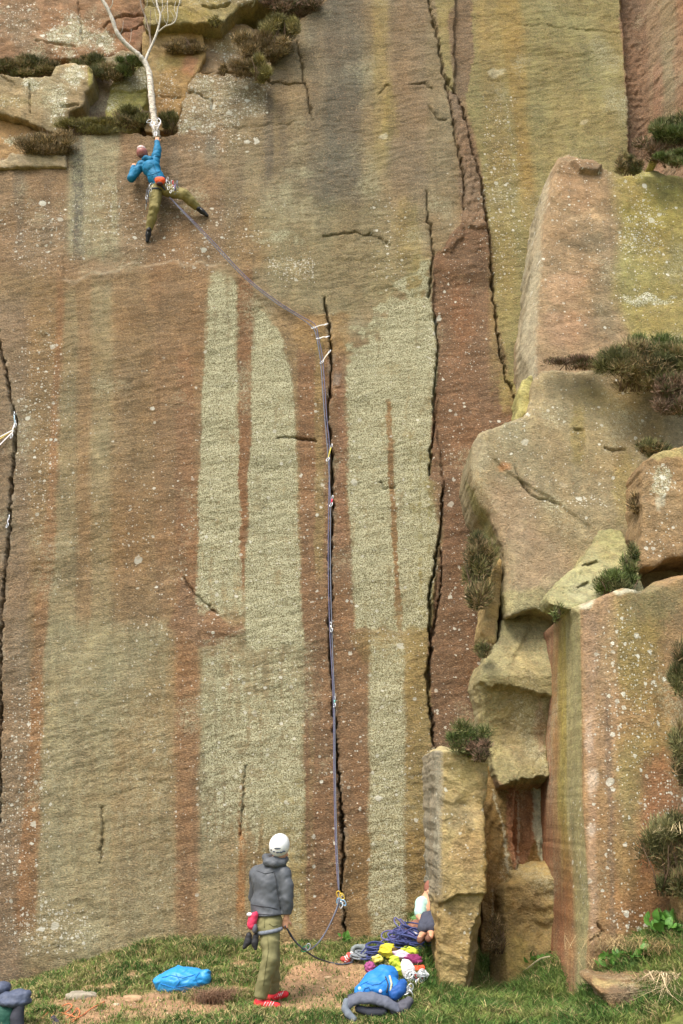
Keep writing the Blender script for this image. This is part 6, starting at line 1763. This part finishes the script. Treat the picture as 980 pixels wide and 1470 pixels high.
coil([(570, 1366), (590, 1364), (604, 1358)], 190, .17, .12, NAVY, 'big tangled pile of navy rope on the turf by the pillar', seed=3, zs=.20)
coil([(560, 1362), (578, 1358), (600, 1362)], 100, .16, .11, NAVY2, 'violet rope tangled on top of the navy pile', seed=5, zs=.22, r=.008)
coil([(528, 1380), (540, 1376), (548, 1372)], 90, .12, .10, NAVY, 'smaller tail of navy rope left of the big pile', seed=9, zs=.12)
coil([(512, 1384), (520, 1380)], 60, .08, .08, plain('rope_grey', (128, 134, 138), .8, var=.2, scale=90), 'small grey coil beside the red and white shoes', seed=12, zs=.10, r=.011)
c = gh(514, 1376)
root = empty('helmet_bag', 'grey rolled bundle standing behind the small grey coil', 'bundle', loc=c); f = Field(.007)
for k in range(12):
    a0, a1 = k / 12 * 6.283, (k + 1) / 12 * 6.283; q = lambda a: c + Vector((.0 + math.cos(a) * .07, -.03, .08 + math.sin(a) * .055)); f.cap(q(a0), q(a1), .022, .022, .01)
f.build('roll', plain('grey_cloth', (128, 136, 134), .85), root, c)
f = Field(.007); f.ell(c + Vector((.05, .03, .10)), (.09, .06, .05)).noise(.006, 14).build('flap', plain('grey_cloth', (128, 136, 134), .85), root, c)
# red and white climbing shoes
c = gh(498, 1383); root = empty('climbing_shoes', 'red and white striped climbing shoes at the left end of the kit', 'shoes', loc=c)
for dx, dy, m in ((0, 0, (206, 84, 76)), (.03, .05, (226, 214, 208))):
    f = Field(.006); a = c + Vector((dx, dy, .03)); f.cap(a, a + Vector((-.05, -.03, .02)), .035, .028, .02).cap(a, a + Vector((.02, 0, .06)), .034, .03, .02); f.build('shoe', plain('shoe_%d' % m[0], m, .7), root, c)
for k in range(3):
    g = Geo(); a = Vector((-.03 + .018 * k, -.045, .03 + .018 * k)); g.tube([a + Vector((-.012, .01, .03)), a, a + Vector((.02, 0, -.012))], .006, 4); link('strap', g.mesh('strap'), plain('white_strap', (230, 226, 220)), root)

# blue rucksack lying on its back, grey padded harness towards us
c = gh(542, 1462)
BLU = plain('blue_nylon', (38, 122, 196), .6, var=.08, scale=10, bump=.4, spec=.4); GRY = plain('grey_padding', (96, 100, 112), .8, var=.12); DGR = plain('dark_padding', (58, 60, 68), .8)
root = empty('backpack', 'blue rucksack lying in the grass with its grey padded hip belt towards us', 'backpack', loc=c)
Yp = c.y
J = lambda px, py, dy=0.: U(px, py, Yp + dy)
f = Field(.008); f.chain([J(522, 1424, .10), J(538, 1413, .16), J(552, 1404, .22), J(560, 1400, .26)], [.085, .115, .115, .08], .05); f.ell(J(545, 1416, .14), (.185, .15, .12), k=.03); f.ell(J(518, 1424, .08), (.07, .09, .06), k=.02)
f.ell(J(566, 1418, .12), (.07, .10, .09), k=.02); f.noise(.010, 6.5, (1, 1, 1.4)); f.build('pack_body', BLU, root, c); PB = [root.children[-1]]
f = Field(.008); f.chain([J(566, 1426, .04), J(574, 1420, .06), J(578, 1412, .10)], [.065, .06, .045], .02); f.noise(.006, 12); f.build('side_pocket', plain('dark_blue_nylon', (36, 84, 150), .6), root, c)
f = Field(.007)
for dy_, dd_ in ((-3.5, .02), (3, -.01), (0, 0)): f.chain([J(498, 1447 + dy_, -.05 + dd_), J(503, 1438 + dy_, -.05 + dd_), J(515, 1433 + dy_, -.05 + dd_), J(535, 1433 + dy_, -.05 + dd_), J(554, 1439 + dy_, -.05 + dd_), J(570, 1448 + dy_, -.04 + dd_)], [.022, .030, .034, .034, .032, .024], .014)
f.noise(.006, 9); f.build('hip_belt', GRY, root, c); HB = [root.children[-1]]
f = Field(.007); f.chain([J(502, 1431, .03), J(520, 1427, .04), J(545, 1430, .04), J(566, 1438, .03)], [.026, .030, .028, .024], .01); f.build('belt_lining', DGR, root, c)
f = Field(.007); f.chain([J(497, 1438, -.05), J(495, 1448, -.08), J(500, 1456, -.10), J(508, 1463, -.12)], [.034, .034, .036, .030], .01); f.cut(J(510, 1466, -.15), (.6, 0, -1)); f.build('back_panel', plain('slate_padding', (108, 116, 124), .8), root, c); BPn = [root.children[-1]]
f = Field(.007); f.chain([J(514, 1448, -.02), J(530, 1453, -.02), J(550, 1452, -.02)], [.034, .040, .042], .02); f.build('belt_wing', DGR, root, c)
f = Field(.007); f.chain([J(566, 1450, .0), J(578, 1446, .02), J(587, 1437, .04)], [.045, .060, .042], .02); f.noise(.008, 10); f.build('lid', plain('charcoal_padding', (84, 84, 92), .8), root, c); LD = [root.children[-1]]
PWB = plain('pale_webbing', (166, 168, 172)); TWB = plain('tan_webbing', (186, 182, 150))
line_on(HB, [(504, 1436), (520, 1432), (540, 1433), (556, 1440)], .006, PWB, root, 'piping', origin=c)
line_on(HB, [(512, 1440), (530, 1437), (550, 1441), (560, 1446)], .006, TWB, root, 'piping', origin=c)
line_on(BPn, [(499, 1438), (498, 1448), (503, 1458)], .008, PWB, root, 'strap', origin=c)
line_on(BPn, [(493, 1442), (493, 1452), (499, 1460)], .006, DGR, root, 'seam', origin=c)
for xs_, m_, r_ in (((560, 1424, 562, 1412, 559, 1401), TWB, .011), ((555, 1425, 557, 1413, 553, 1402), DGR, .007)):
    line_on(PB, [(xs_[0], xs_[1]), (xs_[2], xs_[3]), (xs_[4], xs_[5])], r_, m_, root, 'strap', origin=c)
SMB = plain('seam_dark_blue', (32, 100, 164), .7)
line_on(PB, [(515, 1428), (513, 1420), (519, 1413), (528, 1409)], .0035, SMB, root, 'seam', origin=c)
line_on(PB, [(524, 1410), (534, 1414), (545, 1412), (553, 1406)], .003, SMB, root, 'seam', origin=c)
line_on(PB, [(520, 1426), (523, 1419), (529, 1417), (533, 1424)], .006, SMB, root, 'strap', origin=c)
strap([J(526, 1461, -.13), J(540, 1462, -.13), J(552, 1458, -.12), J(560, 1448, -.10)], .02, .008, PWB, root)
strap([J(556, 1446, -.1), J(553, 1452, -.12), J(558, 1456, -.12), J(562, 1450, -.1)], .012, .006, plain('rose_webbing', (196, 150, 140)), root)
for px, py, cc in ((511, 1414, (150, 190, 180)), (546, 1423, (190, 190, 214)), (529, 1427, (206, 200, 120)), (516, 1419, (170, 200, 220))):
    q = surf(PB, px, py, 0.)
    if q is None: continue
    f = Field(.004); f.ell(q, (.018, .010, .018)); f.build('buckle', plain('buckle_%d' % cc[0], cc, .6), root, c)

def cloth(px, py, rx, rz, mat, label, name, cat, up=.06, tilt=0., amp=.028, dyy=.6, yo=0.):
    a = gh(px, py + 4) ; c = a + Vector((0, yo, up)); sc = .0085
    root = empty(name, label, cat, loc=a)
    f = Field(.0075); R = Matrix.Rotation(tilt, 3, 'Y'); f.ell(c, (rx * sc, rx * sc * dyy, rz * sc), R, .02)
    f.ell(c + Vector((rx * sc * .4, -.03, -rz * sc * .3)), (rx * sc * .6, rx * sc * .4, rz * sc * .6), R, .03); f.noise(amp, 9, (1, 1, 1.3))
    f.build('cloth', mat, root, a); return root, a
YEL = plain('yellow_cloth', (206, 194, 60), .8, var=.08); LIM = plain('lime_cloth', (182, 198, 64), .8)
r1, a1 = cloth(557, 1378, 13, 9, YEL, 'bright yellow stuff sack with a dark mouth on top of the blue rucksack', 'stuff_sack', 'bag', .12)
f = Field(.006); f.ell(a1 + Vector((.07, -.08, .14)), (.035, .02, .028)); f.build('mouth', plain('dark_mouth', (84, 66, 34)), r1, a1)
cloth(541, 1386, 7, 5, plain('pale_yellow_cloth', (222, 212, 110), .8), 'pale yellow scrap of cloth left of the yellow sack', 'cloth', 'cloth', .10)
cloth(577, 1382, 13, 6, plain('lilac_cloth', (212, 186, 204), .8), 'pale lilac and white garment right of the yellow sack', 'garment', 'clothing', .10, .3)
cloth(589, 1378, 13, 4, LIM, 'lime green garment edge at the right of the kit', 'garment', 'clothing', .12, .25)
cloth(592, 1386, 12, 6, plain('purple_cloth', (128, 48, 92), .8), 'dark purple garment in the pile beside the pillar', 'garment', 'clothing', .09)
cloth(531, 1395, 7, 7, plain('plum_cloth', (150, 74, 120), .8), 'plum coloured cloth at the left of the blue rucksack', 'cloth', 'cloth', .07, .5)
cloth(595, 1396, 12, 4, plain('orange_cloth', (232, 86, 52), .8), 'orange strap bundle under the purple garment', 'strap_bundle', 'straps', .06, -.2)
r1, a1 = cloth(570, 1404, 8, 15, LIM, 'lime and white chalk pouch leaning on the blue rucksack', 'pouch', 'pouch', .14, -.5)
f = Field(.007); f.ell(a1 + Vector((.12, -.04, .10)), (.075, .05, .13), Matrix.Rotation(-.45, 3, 'Y')); f.noise(.01, 12); f.build('white_side', plain('white_cloth', (222, 218, 218)), r1, a1)
# heaps of carabiners
for gx, gy, n, sx, sy, lab in ((598, 1404, 16, 11, 8, 'bunch of silver carabiners at the right of the pouch'), (563, 1430, 9, 6, 7, 'cluster of carabiners on the grey hip belt'), (581, 1424, 9, 8, 6, 'bright carabiners below the lime and white pouch')):
    a = gh(gx, gy + 6); root = empty('carabiner_bunch', lab, 'carabiners', loc=a); r = random.Random(gx)
    for k in range(n):
        p = U(gx + r.uniform(-sx, sx), gy + r.uniform(-sy, sy), a.y - .10 + r.uniform(-.04, .04) + (0.0)) - a
        carabiner(p, r.uniform(.08, .11), ALU, root, r.uniform(-1.5, 1.5), tilt=r.uniform(-.9, .9), rad=.0062)
    for k in range(3):
        m = plain('sling_%d' % k, ((206, 80, 90), (70, 66, 80), (196, 190, 150))[k], .8); q = [U(gx + r.uniform(-sx, sx), gy + r.uniform(-sy, sy), a.y - .09) - a for _ in range(4)]
        strap(q, .013, .006, m, root, 'sling')

# blue stuff bag
c = gh(262, 1424); Yb = c.y
root = empty('stuff_bag', 'bright blue crumpled bag lying on the turf against the wall', 'bag', loc=c); J = lambda px, py, dy=0.: U(px, py, Yb + dy)
f = Field(.009); f.chain([J(234, 1412, .10), J(255, 1409, .1), J(278, 1408, .1), J(292, 1404, .1)], [.09, .145, .12, .08], .06)
f.ell(J(262, 1407, .1), (.26, .17, .115), k=.04); f.ell(J(230, 1408, .1), (.085, .10, .045), k=.03); f.ell(J(296, 1401, .1), (.05, .08, .075), k=.03); f.noise(.016, 5.5, (1, 1, 1.5)); f.build('bag_body', plain('sky_blue_nylon', (42, 140, 200), .5, var=.08, scale=8, bump=.4, spec=.5), root, c)
bb = [root.children[-1]]; sb_ = plain('seam_blue', (30, 118, 190))
for L_ in ([(232, 1403), (246, 1400), (262, 1404), (280, 1399)], [(230, 1412), (248, 1418), (268, 1415)], [(286, 1396), (280, 1404), (284, 1412)], [(252, 1398), (258, 1408), (252, 1416)]):
    line_on(bb, L_, .004, sb_, root, 'crease', origin=c)
strap([J(299, 1393, .02), J(300.5, 1400, .0), J(300, 1412, .02)], .012, .008, WS, root, 'drawcord')
strap([J(222, 1405, .02), J(226, 1418, .0), J(240, 1424, -.04)], .01, .006, plain('seam_blue', (30, 118, 190)), root, 'seam')

# dark rucksack, bottom left
c = U(18, 1470, 10.45); c.z = float(G(c.x, c.y))
root = empty('backpack', 'grey and green rucksack with black straps cut off by the bottom left corner', 'backpack', loc=c); Yk = 10.35; J = lambda px, py, dy=0.: U(px, py, Yk + dy)
f = Field(.009); f.chain([J(6, 1458, .05), J(2, 1500, .05)], [.16, .17], .05); f.noise(.01, 8); f.build('pack_body', plain('green_nylon', (36, 78, 64), .7), root, c)
f = Field(.009); f.chain([J(8, 1434, .0), J(26, 1432, -.03), J(38, 1428, -.03)], [.07, .07, .045], .04); f.ell(J(20, 1437, 0), (.17, .13, .055), k=.03); f.noise(.01, 9); f.build('lid', plain('slate_blue_nylon', (78, 86, 104), .6), root, c)
f = Field(.009); f.ell(J(3, 1418, .05), (.08, .10, .06)); f.noise(.01, 9); f.build('lid_pocket', plain('slate_blue_nylon', (78, 86, 104), .6), root, c)
f = Field(.008); f.chain([J(28, 1444, -.05), J(24, 1460, -.05), J(26, 1490, -.05)], [.05, .06, .07], .02); f.build('side_panel', DGR, root, c)
strap([J(38, 1440, -.06), J(40, 1458, -.08), J(42, 1480, -.08)], .035, .015, BLACK, root); strap([J(0, 1430, -.10), J(8, 1424, -.12), J(14, 1420, -.1)], .03, .008, BLACK, root)
strap([J(6, 1444, -.17), J(12, 1462, -.2), J(16, 1480, -.2)], .018, .008, plain('pale_webbing', (150, 152, 158)), root); strap([J(14, 1446, -.13), J(18, 1450, -.16), J(24, 1446, -.12)], .02, .008, plain('tan_piping', (170, 160, 130)), root)
c = gh(77, 1468); f = Field(.008); root = empty('shoe', 'dark shoe tip poking up at the bottom edge right of the green rucksack', 'shoe', loc=c); f.cap(c + Vector((0, 0, .02)), c + Vector((.05, -.1, .0)), .045, .04).build('upper', plain('dark_violet', (62, 58, 70)), root, c)
# orange rope on the earth
ORG = plain('rope_orange', (206, 124, 84), .85, var=.15, scale=80)
for i, (pts, lab) in enumerate((([(56, 1472), (62, 1462), (72, 1454), (86, 1448), (98, 1443), (103, 1447), (96, 1454), (86, 1462), (92, 1466), (104, 1458), (110, 1450), (114, 1456), (108, 1466), (96, 1472), (80, 1466), (74, 1460), (84, 1456), (98, 1460), (112, 1464)], 'orange rope looping on the earth beside the green rucksack'),
                                ([(92, 1470), (104, 1466), (118, 1460), (128, 1452), (138, 1446), (150, 1440)], 'straight end of orange rope trailing up to the right'))):
    P = [gh(*q, .015) for q in pts]; a = P[0]; g = Geo(); g.tube(spline([p - a for p in P], 7), .0065, 5); ob = link('orange_rope', g.mesh('orange_rope'), ORG); ob.location = a; tag(ob, lab, 'rope')
GRP = {'stone': 'stones lying on the turf', 'leafy_plant': 'leafy green plants at the foot of the rock', 'dead_grass_tuft': 'tufts of dead grass', 'garment': 'heap of garments beside the blue rucksack',
       'carabiner_bunch': 'bunches of carabiners among the kit', 'rock_block': 'rock blocks of the cliff', 'rock_flake': 'rock flakes behind the buttress', 'backpack': 'rucksacks on the ground', 'climbing_rope': 'ropes of the climbing pair', 'rope_pile': 'rope heaps on the ground'}
for ob in bpy.data.objects:
    if ob.parent is None and 'label' in ob and 'group' not in ob:
        k = ob.name.split('.')[0]
        if k in GRP: ob['group'] = GRP[k]
print('tris', sum(len(o.data.polygons) * 2 for o in bpy.data.objects if o.type == 'MESH'))
